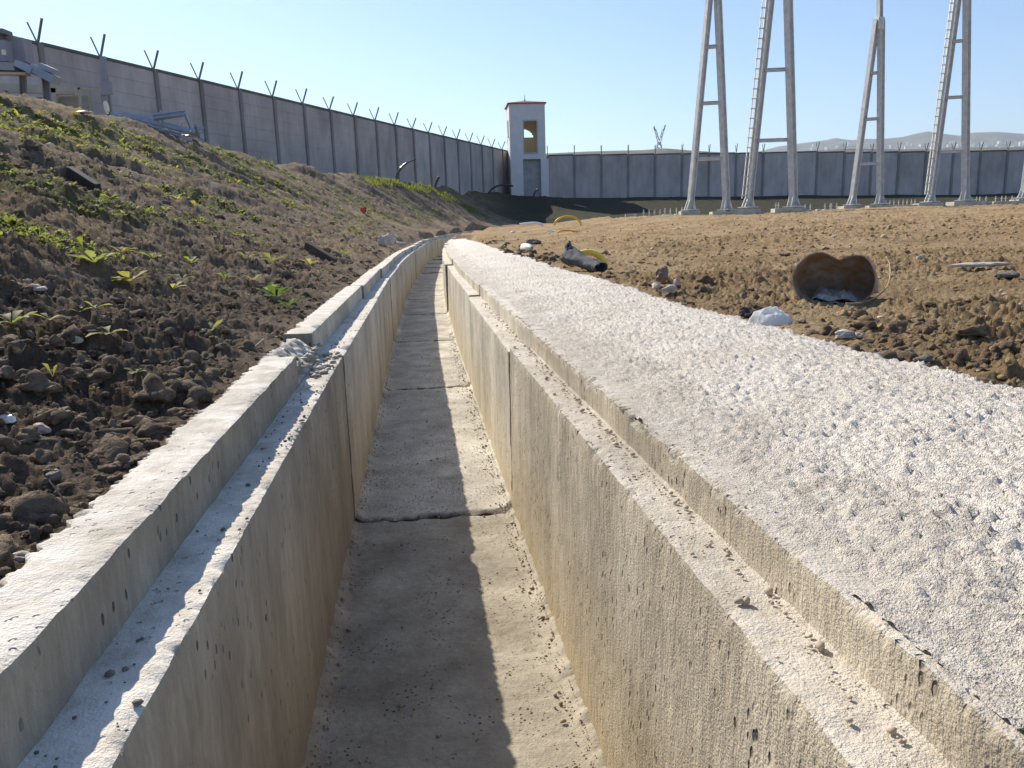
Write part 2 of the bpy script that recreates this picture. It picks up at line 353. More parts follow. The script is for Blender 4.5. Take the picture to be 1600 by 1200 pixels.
def ground_z(x, y):
    x = np.atleast_1d(np.asarray(x, float)); y = np.atleast_1d(np.asarray(y, float))
    z = base_z(x, y); o = off(x, y); r = np.hypot(x, y)
    left = 1-sst(-.2, .8, o)
    far = sst(0, 1, (r-70)/60)
    # clod-like relief on the loose bank, flatter trodden field on the right
    wx = x+.06*noise(x*9, y*9, 3.3, 41); wy = y+.06*noise(x*9, y*9, 7.7, 42)
    big = fbm(x*.9, y*.9, 0, 1, 3); mid = np.abs(fbm(wx*4.2, wy*4.2, 0, 5, 2)); sm = np.abs(noise(wx*14, wy*14, 0, 9)); sm2 = noise(wx*38, wy*38, 0, 12); ti = noise(x*95, y*95, 0, 15)
    gul = noise(y*2.6+.5*noise(x*.7, y*.7, 0, 21), x*.55, 0, 22)
    nx = x+.02*sm2+.012*ti; ny = y+.02*noise(x*38, y*38, 5.5, 13)
    vis = sst(.15, .5, fbm(x*1.1, y*1.1, 0, 35, 2)+.45)
    L = big*.06+(.28-mid)*.06+lumps(nx, ny, .17, 201, .5)*.055*vis+lumps(nx, ny, .075, 202, .8)*.036*(.5+.5*vis)+lumps(nx, ny, .034, 203)*.024+lumps(x, y, .016, 204, .7)*.012+ti*.004+gul*.11*sst(1.2, 3.0, -o)
    rut = noise(x*.35+y*.9, y*.25-x*.3, 0, 51)
    rv = sst(-.15, .5, noise(x*1.3, y*1.3, 0, 33))
    R = big*.02+(.28-mid)*.026+rut*.014+lumps(nx, ny, .11, 208, .25)*.028*rv+lumps(nx, ny, .06, 205, .4)*.028*rv+lumps(nx, ny, .034, 206, .7)*.026*(.3+.7*rv)+lumps(x, y, .018, 207, .6)*.009+ti*.0022
    d = L*left+R*(1-left)
    edge = np.where(o < 0, sst(.36, .75, -o), sst(.9, 1.3, o))
    d = d*(.18+.82*edge)*(1-far)
    z = z+d
    # a lip of soil that never buries the concrete near the camera
    lim = .612+lift(y)+.010*noise(x*16, y*16, 0, 71)+np.where(o < 0, sst(.42, .95, -o)*.6, sst(.98, 1.5, o)*.6)
    nearch = (y < 24)
    z = np.where(nearch & (o < .98) & (o > -.43), np.minimum(z, .606+.009*noise(x*16, y*16, 0, 71)), z)
    z = np.where(nearch & (o > -.9) & (o < 1.4), np.minimum(z, lim), z)
    rt = np.where(y < 20.5, .93, .40)
    z = np.where((o > -.385) & (o < rt) & (y < 40), -.35, z)
    return z
def gz(x, y): return float(ground_z(np.array([x]), np.array([y]))[0])
def gpt(px, py, lo=.5, hi=70):
    """where the line of sight through a photo point meets the ground"""
    d = _f+_r*(px-800)/F-_u*(py-600)/F; d = d/d[1]
    Y = np.exp(np.linspace(math.log(lo), math.log(hi), 900)); P = d[None]*Y[:, None]+np.array([0, 0, CAMZ])
    g = ground_z(P[:, 0], P[:, 1]); k = np.where(P[:, 2] < g)[0]
    k = k[0] if len(k) else len(Y)-1
    p = P[k]; return np.array([p[0], p[1], gz(p[0], p[1])])

# ground sheet: rings about the origin, finer close by and in front
def build_ground():
    r = np.concatenate([[.12], np.exp(np.linspace(math.log(.42), math.log(82), 900)), [95, 115, 145, 200, 300, 500, 900, 1800, 4000, 7900]])
    th = np.concatenate([np.radians(np.arange(-180, -50, 6)), np.radians(np.linspace(-45, 43, 900)), np.radians(np.arange(50, 180, 6))])
    T, R = np.meshgrid(th, r); X = R*np.sin(T); Y = R*np.cos(T)
    Z = ground_z(X.ravel(), Y.ravel()).reshape(X.shape)
    far = sst(80, 400, R); Z = Z*(1-far)+(.5)*far
    V = np.stack([X, Y, Z], -1).reshape(-1, 3)
    Fc = gridfaces(len(r), len(th), True)
    g = rawmesh('ground', V, Fc, SOIL, smooth=True); tag(g, kind='structure')
    x, y = V[:, 0], V[:, 1]; o = off(x, y)
    m = np.zeros((len(V), 4), np.float32); m[:, 3] = 1
    fld = sst(-.1, .6, o+.25*noise(x*2, y*2, 0, 81))
    path = .45*sst(.1, .5, fbm(x*.7, y*.7, 0, 83, 3))*(o < 0)
    m[:, 0] = np.clip(fld+path, 0, 1)
    m[:, 1] = green_mask(x, y)
    dk = sst(50, 57, y+1.5*noise(x*.3, y*.3, 0, 84))*sst(-4, 1, x)+sst(27, 31, y+noise(x*.5, y*.5, 0, 85))*sst(6, 10, x-.1*(y-30)*0)
    m[:, 2] = np.clip(dk, 0, 1)
    ca = g.data.color_attributes.new('mask', 'FLOAT_COLOR', 'POINT'); ca.data.foreach_set('color', m.ravel())
    return g
def green_mask(x, y):
    o = off(x, y)
    g = sst(-.02, .30, fbm(x*.9+4, y*.75, 0, 91, 4)+.04)*sst(.9, 1.8, -o)*(1-sst(9, 14, -o))
    cr_ = sst(-.25, .25, noise(x*.6, y*.3, 0, 92))*sst(2.7, 3.2, base_z(x, y))*sst(27, 31, y)*(y < 50)*(o < 0)
    return np.clip(g+cr_, 0, 1)
build_ground()

# ------------------------------------------------------------------ hills, haze, town
def ridge(pts, Y):
    P = np.array([at(a, b, Y) for a, b in pts]); return P[:, 0], P[:, 2]
def build_hills():
    A = [(-400, 262), (300, 256), (700, 250), (900, 240), (1000, 236.5), (1040, 233), (1085, 236), (1150, 239.5), (1250, 237), (1330, 234), (1400, 236), (1500, 233), (1600, 232), (1900, 228)]
    B = [(-400, 330), (300, 300), (900, 262), (1100, 248), (1180, 238), (1215, 229), (1250, 224), (1290, 219), (1305, 215.5), (1330, 219), (1350, 217), (1380, 217), (1410, 214), (1430, 209), (1450, 205), (1475, 209), (1500, 212), (1520, 207), (1560, 206), (1600, 209), (1650, 202), (1750, 210), (1900, 215)]
    ax, az = ridge(A, 1500); bx, bz = ridge(B, 6500)
    Ys = np.concatenate([np.linspace(700, 1500, 22), np.linspace(1560, 6500, 70), np.linspace(6700, 8200, 8)])
    U = np.linspace(-.75, 1.0, 420); V = []
    for Y in Ys:
        X = U*Y; za = np.interp(U, ax/1500, az); zb = np.interp(U, bx/6500, bz)
        if Y <= 1500: z = -5+(za+5)*sst(700, 1500, Y)
        elif Y <= 6500:
            t = (Y-1500)/5000; lin = za*Y/1500*.93*(1-t)+zb*t
            z = np.minimum(lin, za*(1-t)+zb*t*t+20*(1-t))
            z = za*(1-sst(0, .08, t))+z*sst(0, .08, t)
        else: z = zb*(1-.6*(Y-6500)/1700)
        nzv = fbm(X/420, np.full_like(X, Y/420), 0, 7, 4)*(6 if Y <= 1500 else 60)*(1 if Y < 6400 else 0)*sst(700, 1300, Y)
        nzv = -np.abs(nzv)*(0 if abs(Y-1500) < 2 else 1)
        V.append(np.stack([X, np.full_like(X, Y), z+nzv], -1))
    V = np.array(V); m = simple('hillside', (.13, .125, .10), .95, 0, .4, .006, .1)
    tag(rawmesh('hills', V.reshape(-1, 3), gridfaces(len(Ys), 420), m, smooth=True), kind='structure')
    # white town on the lower slopes
    mb = MB(); r = random.Random(5); wm = simple('town_walls', (.7, .66, .6), .8, 0, .2, .05)
    i = 0
    while i < 330:
        k = r.randrange(26, 90); j = int(np.clip(r.gauss(345, 45), 190, 415)); p = V[k, j]
        q = p-np.array([0, 0, CAMZ]); py = 600-F*(q@_u)/(q@_f)
        if not (224.5 < py < 236.5): continue
        i += 1
        s = r.uniform(7, 17)*(p[1]/3500); h = s*r.uniform(.5, 1.3); p = p+np.array([r.uniform(-20, 20), r.uniform(-20, 20), 0])
        mb.box((p[0], p[1], p[2]+h/2-2), (s, s*.8, h+4), r.uniform(0, 3))
    tag(mb.build('distant_town', wm), 'white hillside town far beyond the wall', 'town', kind='stuff')
build_hills()
def build_haze():
    m = bpy.data.materials.new('haze_air'); m.use_nodes = True; n = m.node_tree
    n.nodes.remove(n.nodes['Principled BSDF']); v = n.nodes.new('ShaderNodeVolumePrincipled')
    v.inputs['Density'].default_value = 0.9e-4; v.inputs['Color'].default_value = (.78, .87, 1, 1); v.inputs['Anisotropy'].default_value = .3
    n.links.new(v.outputs[0], n.nodes['Material Output'].inputs['Volume'])
    mb = MB(); mb.box((0, 0, 375), (16800, 16800, 760)); tag(mb.build('haze', m), 'pale bluish haze in the distance', 'haze', kind='stuff')
build_haze()

# ------------------------------------------------------------------ precast channel segments
JY = [-1.75, .34, 2.44, 4.57, 6.60, 8.76, 10.75, 12.95, 15.1]
while JY[-1] < 58: JY.append(JY[-1]+2.13)
def dens(L, h): return max(2, int(round(L/h))+1)
def profile(pts, hs):
    """points along a closed outline; hs = spacing per edge"""
    out = []; n = len(pts)
    for i in range(n):
        a = np.array(pts[i]); b = np.array(pts[(i+1) % n]); k = max(1, int(round(np.linalg.norm(b-a)/hs[i])))
        for j in range(k): out.append(a+(b-a)*j/k)
    return np.array(out)
def prism(name, prof, convex, s0, s1, hs, frame, mat_, parent, seed, rough=.002, chip=.012, extra=None):
    """sweep a closed outline from s0 to s1, wear its edges, cap the ends"""
    ns = dens(s1-s0, hs); ss = np.unique(np.concatenate([np.linspace(s0, s1, ns), s0+np.array([.006, .012, .02, .03]), s1-np.array([.006, .012, .02, .03])])); ns = len(ss); P = np.repeat(prof[None], ns, 0); Sx = np.repeat(ss[:, None], len(prof), 1)
    X = P[..., 0].copy(); Z = P[..., 1].copy()
    cen = prof.mean(0)
    if rough:
        X += rough*fbm(Sx*24, Z*24, X*24, seed, 3); Z += rough*fbm(Sx*21, X*21, Z*21, seed+3, 3)
    for (ex, ez, dx, dz, amt) in convex:      # edge position, inward direction, strength
        d = np.hypot(P[..., 0]-ex, P[..., 1]-ez)
        c = .5*np.abs(noise(Sx*85, 0, 0, seed+7))+.35*sst(.3, .8, noise(Sx*38, .7, 0, seed+11))+.4*sst(.25, .8, noise(Sx*17, .5, 0, seed+8))+1.8*sst(.72, .95, noise(Sx*5.5, .3, 0, seed+9))*(.5+.5*np.abs(noise(Sx*40, 0, 0, seed+10)))
        wd = .006+.014*np.clip(c, 0, 1.5)
        k = amt*chip*c*np.clip(1-d/wd, 0, 1)
        X += dx*k; Z += dz*k
    if extra: X, Z = extra(Sx, P[..., 0], P[..., 1], X, Z)
    (x0, y0), (tx, ty) = frame
    V = np.stack([x0+tx*Sx+ty*X, y0+ty*Sx-tx*X, Z], -1)
    V = V.reshape(-1, 3); n = len(prof); Fq = gridfaces(ns, n, True).tolist()
    Fq += [list(range(n)), list(range((ns-1)*n, ns*n))[::-1]]
    me_o = rawmesh(name, V, Fq, mat_, parent, smooth=False)
    me = me_o.data; me.polygons.foreach_set('use_smooth', [len(p.vertices) == 4 for p in me.polygons])
    me.set_sharp_from_angle(angle=math.radians(38))
    de = np.minimum(Sx-s0, s1-Sx); flr = name == 'floor_slab'
    q = np.abs(noise(P[..., 0]*40, P[..., 1]*40, Sx*6, seed+31)); dd = np.clip(1-de/((.010 if flr else .002)+(.028 if flr else .016)*q), 0, 1)**(.7 if flr else 1.3)*(1 if flr else .45)
    a = me.attributes.new('dirt', 'FLOAT', 'POINT'); a.data.foreach_set('value', (dd*.93).astype(np.float32).ravel())
    return me_o
ORD = ['nearest', 'second', 'third', 'fourth', 'fifth', 'sixth', 'seventh', 'eighth']
def notch(Sx, PX, PZ, X, Z):      # the broken-off end of the near kerb
    loc = sst(1.66, 1.76, Sx+.04*noise(Sx*30, PX*30, 0, 5)+.05*(PX+.38))
    top = PZ > .556
    tgt = .588+.026*fbm(Sx*18, PX*26, 0, 8, 3)+.026*np.clip((-.355-PX)/.035, -1.1, 1)+.010*np.abs(noise(Sx*50, PX*50, 0, 12))
    Z = np.where(top, Z*(1-loc)+np.minimum(Z, tgt)*loc, Z)
    X = X+np.where(top & (PX > -.35), -.03*loc*(.6+noise(Sx*25, PZ*30, 0, 4)), 0)
    return X, Z
for i in range(len(JY)-1):
    y0, y1 = JY[i], JY[i+1]
    if y1 < -1: continue
    x0, x1 = float(cx(y0)), float(cx(y1)); L = math.hypot(x1-x0, y1-y0); tx, ty = (x1-x0)/L, (y1-y0)/L
    rj = random.Random(i*13+1)
    jx = rj.uniform(-.008, .008) if i > 1 else 0; zl = float(lift((y0+y1)/2))
    near = i <= 2; h = .0048 if i == 1 else (.010 if i == 2 else (.02 if i < 6 else (.05 if i < 12 else .25)))
    e = .0055 if i == 1 else (.008 if i < 6 else .03); gap = .0032
    k = i-1
    if i == 0: lb = 'channel segment under the camera, behind the nearest joint'
    elif k < len(ORD)-0 and i < 9: lb = '%s grey precast concrete channel segment from the camera' % ORD[k]
    elif y1 < 24: lb = '%s of three far channel segments beside the end of the white strip' % ['nearest', 'middle', 'last'][min(i-9, 2)]
    else: lb = 'distant channel segment where only the pale kerb curves right'
    seg = empty('channel_segment', (x0+jx, y0, zl), lb, 'drain channel', 'precast concrete channel segments laid end to end')
    fr = ((0, 0), (tx, ty))
    s0, s1 = gap*(.5+rj.random()), L-gap*(.5+rj.random())
    if i == 3: s1 -= .02
    ho = 0 if i < 2 else rj.uniform(-.012, .012)
    ko = -.33+ho; kt = .627
    if i == 2: ko = -.352
    # left wall with rebate and kerb
    pts = [(-.26, -.06), (-.26, .55), (ko, .55), (ko, kt), (ko-.088, kt), (ko-.088, .25), (-.37, .25), (-.37, -.06)]
    hs = [e*1.6, e, e, e, e*4, .1, .1, .1]
    pr = profile(pts, hs)
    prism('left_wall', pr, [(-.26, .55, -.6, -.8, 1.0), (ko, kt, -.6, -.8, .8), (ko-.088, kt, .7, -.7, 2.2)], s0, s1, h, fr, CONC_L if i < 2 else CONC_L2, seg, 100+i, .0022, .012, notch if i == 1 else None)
    # right wall
    ro = 0 if i < 2 else rj.uniform(-.012, .012)
    if i == 4: ro = .012
    if i == 1: ro = .006
    if i == 2: ro = 0
    rz_ = {2: .012, 3: .004, 4: .014}.get(i, 0)
    pts = [(.36, -.06), (.36, .25), (.425, .25), (.425, .603), (.335, .607), (.337, .55-rz_), (.263+ro, .55-rz_), (.26+ro*.3, -.06)]
    hs = [.1, .1, .1, e*2, e, e, e, .1]; hs = [.1, .1, .1, e*3, e, e, e*1.6, .1]
    pr = profile(pts, hs)
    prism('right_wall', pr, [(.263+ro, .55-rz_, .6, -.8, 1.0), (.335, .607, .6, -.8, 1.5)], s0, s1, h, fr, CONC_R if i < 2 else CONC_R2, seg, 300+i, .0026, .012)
    pts = [(-.27, 0), (.27, 0), (.27, -.07), (-.27, -.07)]
    pr = profile(pts, [e*1.8, .1, .1, .1])
    def fl(Sx, PX, PZ, X, Z, L=L, sd=i):
        up = PZ > -.01
        fil = .022*np.clip((np.abs(PX)-.225)/.033, 0, 1)**2*(.6+.8*np.abs(noise(Sx*25, PX*3, 0, sd)))   # mortar and dirt in the corners
        jt = -.012*(1-sst(0, .03, np.minimum(Sx, L-Sx)+.015*noise(PX*30, 0, 0, sd+3)))
        return X, np.where(up, Z+fil+jt+.003*fbm(Sx*5, PX*5, 0, sd, 3)+.0015*noise(Sx*55, PX*55, 0, sd+1), Z)
    prism('floor_slab', pr, [], s0, s1, h*1.2, fr, CONC_F if i < 2 else CONC_F2, seg, 500+i, 0, 0, fl)

# the rough white concrete strip along the right of the channel
def build_apron():
    ys = [-.9]
    while ys[-1] < 21.5: ys.append(ys[-1]+max(.0045, .0034*abs(ys[-1])+.001))
    ys = np.array(ys); os_ = np.concatenate([np.linspace(.345, 1.06, 210)])
    Yg, Og = np.meshgrid(ys, os_, indexing='ij')
    wd = 1.0+.035*fbm(ys*1.3, ys*0, 0, 5, 3)+.02*noise(ys*9, 0, 0, 6)+.10*sst(5, 8, ys)-.25*sst(16, 21, ys)+.008*noise(ys*45, 0, 0, 9)
    t = (Og-.345)/(1.06-.345); O = .345+t*(wd[:, None]-.345)
    sl = cslope(Yg); q = np.sqrt(1+sl**2); X = cx(Yg)+O/q; Y = Yg-O*sl/q
    x, y = X, Y
    wx = x+.01*noise(x*60, y*60, 0, 3); wy = y+.01*noise(x*60, y*60, 0, 4)
    popc = lumps(wx, wy, .010, 11, .8)*.0070+lumps(wx+5, wy, .019, 12, .3)*.0040+lumps(x, y, .0060, 14, .85)*.0055+noise(x*190, y*190, 0, 13)*.0022-.005
    Z = .6055+.018*sst(.35, .47, O)+.018*sst(.42, .75, O)-.006*sst(.8, 1.0, O)+.010*fbm(x*4, y*4, 0, 14, 2)+popc*(.62+.48*sst(.36, .50, O))
    Z -= .007*sst(.2, .7, noise(x*17, y*17, 0, 15))*(1-sst(.36, .56, O))
    Z += lift(Yg)
    edge = sst(.965, 1.0, t); Z = Z-edge*.10
    V = np.stack([X, Y, Z], -1).reshape(-1, 3)
    o = rawmesh('concrete_strip', V, gridfaces(len(ys), len(os_))[:, ::-1], APRON, smooth=True)
    tag(o, 'rough bright white strip of cast concrete along the right of the channel', 'concrete strip')
    d = (1-sst(.40, .54, O+.12*fbm(x*7, y*7, 0, 21, 3)))*.6+.12*sst(.3, .7, fbm(x*2.5, y*2.5, 0, 22, 3))
    d = d+.5*(1-sst(.0, .06, wd[:, None]-O+.02*noise(x*30, y*30, 0, 8)))
    a = o.data.attributes.new('dirt', 'FLOAT', 'POINT'); a.data.foreach_set('value', np.clip(d, 0, 1).astype(np.float32).ravel())
build_apron()

# ------------------------------------------------------------------ perimeter walls
def wallmat(name, c, seed):
    m, n, b = mat(name, .9, .2); p = pos(n)
    col = ramp(n, nz(n, pos(n, (1, 1, .5)), .8, 6, .65), [(.3, tuple(k*.72 for k in c)), (.55, c), (.75, tuple(k*1.22 for k in c))])
    st = ramp(n, nz(n, pos(n, (3, 3, .15)), 2.2, 4, .6), [(.35, .8), (.6, 1.06)])
    col = mix(n, .35, col, st, 'MULTIPLY')
    n.links.new(col, b.inputs['Base Color']); bump(n, b, nz(n, p, 14, 6, .7), .012); return m
WALL = wallmat('wall_panel_concrete', (.48, .435, .42), 1); WALLB = wallmat('wall_panel_concrete_light', (.52, .475, .46), 2)
POST = wallmat('wall_post_concrete', (.27, .255, .25), 3); COPE = wallmat('wall_coping', (.15, .155, .14), 4)
STEELD = simple('barb_arm_steel', (.16, .17, .15), .6, .2, .2, 8)
def wall_run(name, label, P, tops, bots, n0):
    root = empty(name, (P[0][0], P[0][1], bots[0]), label, 'wall', 'precast perimeter walls with Y shaped arms')
    o0 = np.array([P[0][0], P[0][1], bots[0]])
    rr = random.Random(n0)
    for i in range(len(P)):
        a = np.array([P[i][0], P[i][1]]); j = min(i, len(P)-2); t = np.array(P[j+1])-np.array(P[j]); t = t/np.linalg.norm(t); ang = math.atan2(t[1], t[0]); nrm = np.array([t[1], -t[0]])
        tp = max(tops[max(i-1, 0)], tops[min(i, len(tops)-1)])
        mb = MB(); c = np.array([a[0], a[1], 0])-o0
        h = tp-bots[i]+1.0
        mb.box((c[0], c[1], tp-h/2+.04-o0[2]), (.17, .26, h), ang)
        po = mb.build('post', POST, root)
        top = np.array([a[0], a[1], tp+.04])-o0
        for sgn, rad in ((-1, .018), (1, .028)):
            ar = MB(); d = np.array([nrm[0]*sgn*.32, nrm[1]*sgn*.32, .72+rr.uniform(-.05, .05)])
            ar.bar(top, top+d, rad*2, rad*2, (t[0], t[1], 0)); ar.build('barb_arm', STEELD, po)
        if i < len(P)-1:
            b = np.array(P[i+1]); L = np.linalg.norm(b-a); mid = (a+b)/2; bz = min(bots[i], bots[i+1])-.8; tz = tops[i]
            mb = MB(); z = tz; lean = rr.uniform(-.006, .006)
            while z > bz:
                hh = .5; mb.box((mid[0]-o0[0]+nrm[0]*lean, mid[1]-o0[1]+nrm[1]*lean, z-hh/2+.003-o0[2]), (L-.18, .10+rr.uniform(0, .008), hh-.008), ang); z -= hh
            mb.box((mid[0]-o0[0], mid[1]-o0[1], (tz+bz)/2-o0[2]), (L-.19, .07, tz-bz-.02), ang)
            mb.build('wall_panel', rr.choice([WALL, WALL, WALLB]), root)
            mb = MB(); mb.box((mid[0]-o0[0], mid[1]-o0[1], tz+.055-o0[2]), (L-.175, .17, .10), ang); mb.build('coping', COPE, root)
    return root
nn = list(range(-3, 20)); P = [(-14.857+.81*k, 26.56+2.33*k) for k in nn]
tl = [7.16+.016*k for k in nn]
wall_run('perimeter_wall', 'long grey precast wall rising above the weedy bank on the left', P, [t-.05 for t in tl], [3.7]*len(nn), 1)
e0 = np.array([3.55, 67.6]); P = [(e0[0]+2.26*k, e0[1]-.035*k) for k in range(0, 23)]
xs = [860, 970, 1090, 1180, 1245, 1290, 1291, 1335, 1405, 1485, 1520, 1600, 1700]; ys = [242, 241, 239.5, 238.5, 237.2, 236.8, 239.2, 238.2, 237.2, 237, 235.8, 235, 234]
tops = []; bots = []
for (X, Y) in P:
    px = 800+F*(X+1.1)/Y; tops.append(at(px, np.interp(px, xs, ys)+1.5, Y)[2]); bots.append(at(px, np.interp(px, [860, 1600], [309, 301]), Y)[2]-.05)
wall_run('perimeter_wall', 'grey precast wall crossing behind the steel columns, right of the tower', P, tops, bots, 2)

# ------------------------------------------------------------------ watchtower
TW = simple('tower_render', (.66, .65, .66), .85, 0, .07, 1.5); TIN = simple('tower_inside', (.62, .54, .38), .9, 0, .08, 2); TRF = simple('red_roof', (.30, .085, .065), .8, 0, .25, 6)
def tower():
    Y = 66.0; b = at(797, 309, Y)+np.array([.12, 1.3, -.27]); r = empty('watchtower', b, 'white watchtower with low red roof where the two walls meet', 'watchtower', rz=math.radians(4.5))
    W = 2.98; D = 2.9; H = 7.85; th = .2
    f = MB()      # front wall of the room with a tall opening, and the bay below
    f.box((.6, 0, (3.42+H)/2), (1.2, th, H-3.42)); f.box(((2.28+W)/2, 0, (3.42+H)/2), (W-2.28, th, H-3.42))
    f.box((1.74, 0, (6.47+H)/2), (1.08, th, H-6.47)); f.box((1.74, 0, (3.42+3.95)/2), (1.08, th, .53))
    f.box((.52, -.06, 1.21), (1.04, .32, 4.42)); f.box((2.87, -.06, 1.21), (.66, .32, 4.42))
    f.build('front_wall', TW, r)
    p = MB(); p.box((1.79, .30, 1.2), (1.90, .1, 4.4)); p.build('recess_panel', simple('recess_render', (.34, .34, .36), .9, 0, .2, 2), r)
    s = MB(); s.box((.1, D/2, (3.42+6.9)/2-.8), (th, D-.41, 1.9)); s.box((.1, D/2, 7.3), (th, D-.41, 1.1)); s.box((.1, .5, 5.85), (th, .6, 1.8)); s.box((.1, 2.35, 5.85), (th, .7, 1.8)); s.box((.1, D/2, 1.2), (th, D-.41, 4.4)); s.build('left_side_wall', TW, r)
    s = MB(); s.box((W-.1, D/2, (3.42+H)/2), (th, D-.41, H-3.42)); s.box((W-.1, D/2, 1.2), (th, D-.41, 4.4)); s.build('right_side_wall', TW, r)
    k = MB(); n_ = 26; xs_ = np.linspace(0, W, n_+1)     # rear wall with a round-headed opening
    for i in range(n_):
        x = (xs_[i]+xs_[i+1])/2; q = 1-((x-1.28)/1.0)**2; wx = W/n_
        if q > 0:
            k.box((x, D, (3.42+5.48)/2), (wx, th, 5.48-3.42)); a = 5.48+.72*math.sqrt(q); k.box((x, D, (a+H)/2), (wx, th, H-a))
        else: k.box((x, D, (3.42+H)/2), (wx, th, H-3.42))
    k.build('rear_wall', TIN, r)
    fl = MB(); fl.box((W/2, D/2, 3.5), (W-.42, D-.42, .14)); fl.build('room_floor', TIN, r); fl = MB(); fl.box((W/2, D/2, H-.1), (W-.42, D-.42, .12)); fl.build('ceiling', TIN, r)
    l = MB(); l.box((W-.215, D/2, 5.7), (.02, D-.44, 4.0)); l.build('inner_lining', TIN, r)
    f2 = MB(); f2.box((1.74, -.115, 6.53), (1.24, .04, .08)); f2.box((1.74, -.125, 3.9), (1.24, .06, .07)); f2.box((1.16, -.115, 5.2), (.07, .04, 2.53)); f2.box((2.32, -.115, 5.2), (.07, .04, 2.53)); f2.build('window_frame', simple('frame_grey', (.42, .43, .45), .8), r)  # frame in a plain grey, darker than the walls
    o = .13; rf = MB(); z0 = H+.01
    rf.add([(-o, -o-.1, z0), (W+o, -o-.1, z0), (W+o, D+o+.1, z0), (-o, D+o+.1, z0), (-o, -o-.1, z0+.07), (W+o, -o-.1, z0+.07), (W+o, D+o+.1, z0+.07), (-o, D+o+.1, z0+.07), (W/2, D/2, z0+.46)],
           [(3, 2, 1, 0), (0, 1, 5, 4), (1, 2, 6, 5), (2, 3, 7, 6), (3, 0, 4, 7), (4, 5, 8), (5, 6, 8), (6, 7, 8), (7, 4, 8)])
    R = rf.build('roof', TRF, r)
    fi = MB(); fi.tube([(W/2, D/2, z0+.3), (W/2, D/2, z0+.5), (W/2, D/2, z0+.6), (W/2, D/2, z0+.95)], [.05, .08, .03, .01], 8); fi.build('finial', STEELD, R)
tower()

# ------------------------------------------------------------------ steel A-frame columns
def footing(px, py, Y, wd, dp, h, bolts, label, hb=.16, dz=0, group='concrete footings along the edge of the field'):
    c = at(px, py, Y); r = empty('concrete_footing', c, label, 'footing', group)
    V = MB(); V.box((0, 0, -h/2), (wd, dp, h), random.uniform(-.12, .12)); V.build('concrete_block', CONC_D, r, bevel=.012)
    for (bx, by) in bolts:
        b = MB(); rb = .016; b.tube([(bx, by, -.01), (bx, by, hb)], rb, 7); b.tube([(bx, by, hb*.45), (bx, by, hb*.45+.03)], rb*2, 6); b.build('anchor_bolt', GALVL, r)
    return r
def pylon(Y, left, right, braces, ladder, label, wl=.17, apex=None, lab=None, rungs=.3):
    """left/right: (base px, base py, top px, top py)"""
    base = at(left[0], left[1], Y); r = empty('steel_column', base, label, 'steel column', 'steel A-frame columns of the unfinished gantry')
    def q(px, py): return at(px, py, Y)-base
    ends = []
    for (L_, sd, wdt) in ((left, (.86, .5, 0), wl), (right, (.80, .6, 0), wl*1.12)):
        a = q(L_[0], L_[1]); b = q(L_[2], L_[3]); b = b+(b-a)*0; t = (b-a)/np.linalg.norm(b-a)
        m = MB(); m.hbeam(a+t*.04, b, wdt*.8, wdt*1.15, .022, sd); lg = m.build('leg', GALV, r)
        g = MB(); x = np.array(sd); yv = np.array([-sd[1], sd[0], 0]); wb = wdt*1.25
        g.box(a+np.array([0, 0, .015]), (wb*2.0, wb*1.8, .03), math.atan2(sd[1], sd[0]))
        def fin(u, hw, top):      # tapering stiffener plates
            n_ = np.cross(u, (0, 0, 1)); P_ = [a+np.array([0, 0, .03])+u*wb*.95, a+np.array([0, 0, .03])+u*hw, a+t*top+u*hw]
            V_ = [p+n_*.008 for p in P_]+[p-n_*.008 for p in P_]; g.add(V_, [(0, 1, 2), (5, 4, 3), (0, 3, 4, 1), (1, 4, 5, 2), (2, 5, 3, 0)])
        for u, hw in ((x, wdt*.56), (-x, wdt*.56)):
            for s_ in (-1, 1):
                a0 = a; a = a+yv*s_*wdt*.33; fin(u, hw, .34); a = a0
        for u in (yv, -yv): fin(u, wdt*.4, .30)
        g.build('base_plate', GALV, lg); ends.append((a, b, t))
    for py in braces:
        z = []
        for L_ in (left, right):
            k = (py-L_[1])/(L_[3]-L_[1]); z.append(q(L_[0]+k*(L_[2]-L_[0]), py+(2 if L_ is left else 0)))
        m = MB(); m.hbeam(z[0]+(z[1]-z[0])*.06, z[1]-(z[1]-z[0])*.06, .10, .10, .014, (0, .15, 1)); m.build('brace', GALV, r)
    if ladder:
        a, b, t = ends[0]; u = np.array([-1, -.15, 0]); u /= np.linalg.norm(u); m = MB()
        a1 = a+u*(wl*.62)+t*.30; b1 = b+u*(wl*.62)
        m.bar(a1, b1, .02, .05, u); m.bar(a1+u*.12, b1+u*.12, .02, .05, u); ld = m.build('ladder_rail', GALVL, r)
        m = MB(); L = np.linalg.norm(b1-a1); k = .1
        while k < L: p = a1+t*k; m.bar(p-u*.012, p+u*.15, .03, .024, (0, 0, 1)); k += rungs
        m.build('rungs', GALVL, ld)
    if apex:
        m = MB(); a = q(*apex[0]); b = q(*apex[1]); m.bar(a-np.array([0, 0, .42]), a, .26, .2, (1, .3, 0)); m.hbeam(a, b, .15, .17, .02, (.9, .4, 0)); m.build('mast', GALV, r)
    return r
pylon(26, (1078, 328.5, 1115, -75), (1135.5, 328.5, 1118.5, -75), (72, 160, 247), False, 'plain leftmost steel A-frame column nearest the watchtower', .17)
pylon(26, (1169, 324.5, 1215, -110), (1240, 323.5, 1228.5, -110), (108, 218, ), True, 'wide steel A-frame column with ladder, second from the left', .20)
pylon(30, (1331, 320.5, 1370, 30), (1375, 319, 1377, 30), (113, 185, 255), False, 'slim steel A-frame column with thin mast above its joint', .19, apex=((1374.5, 27), (1375, -60)))
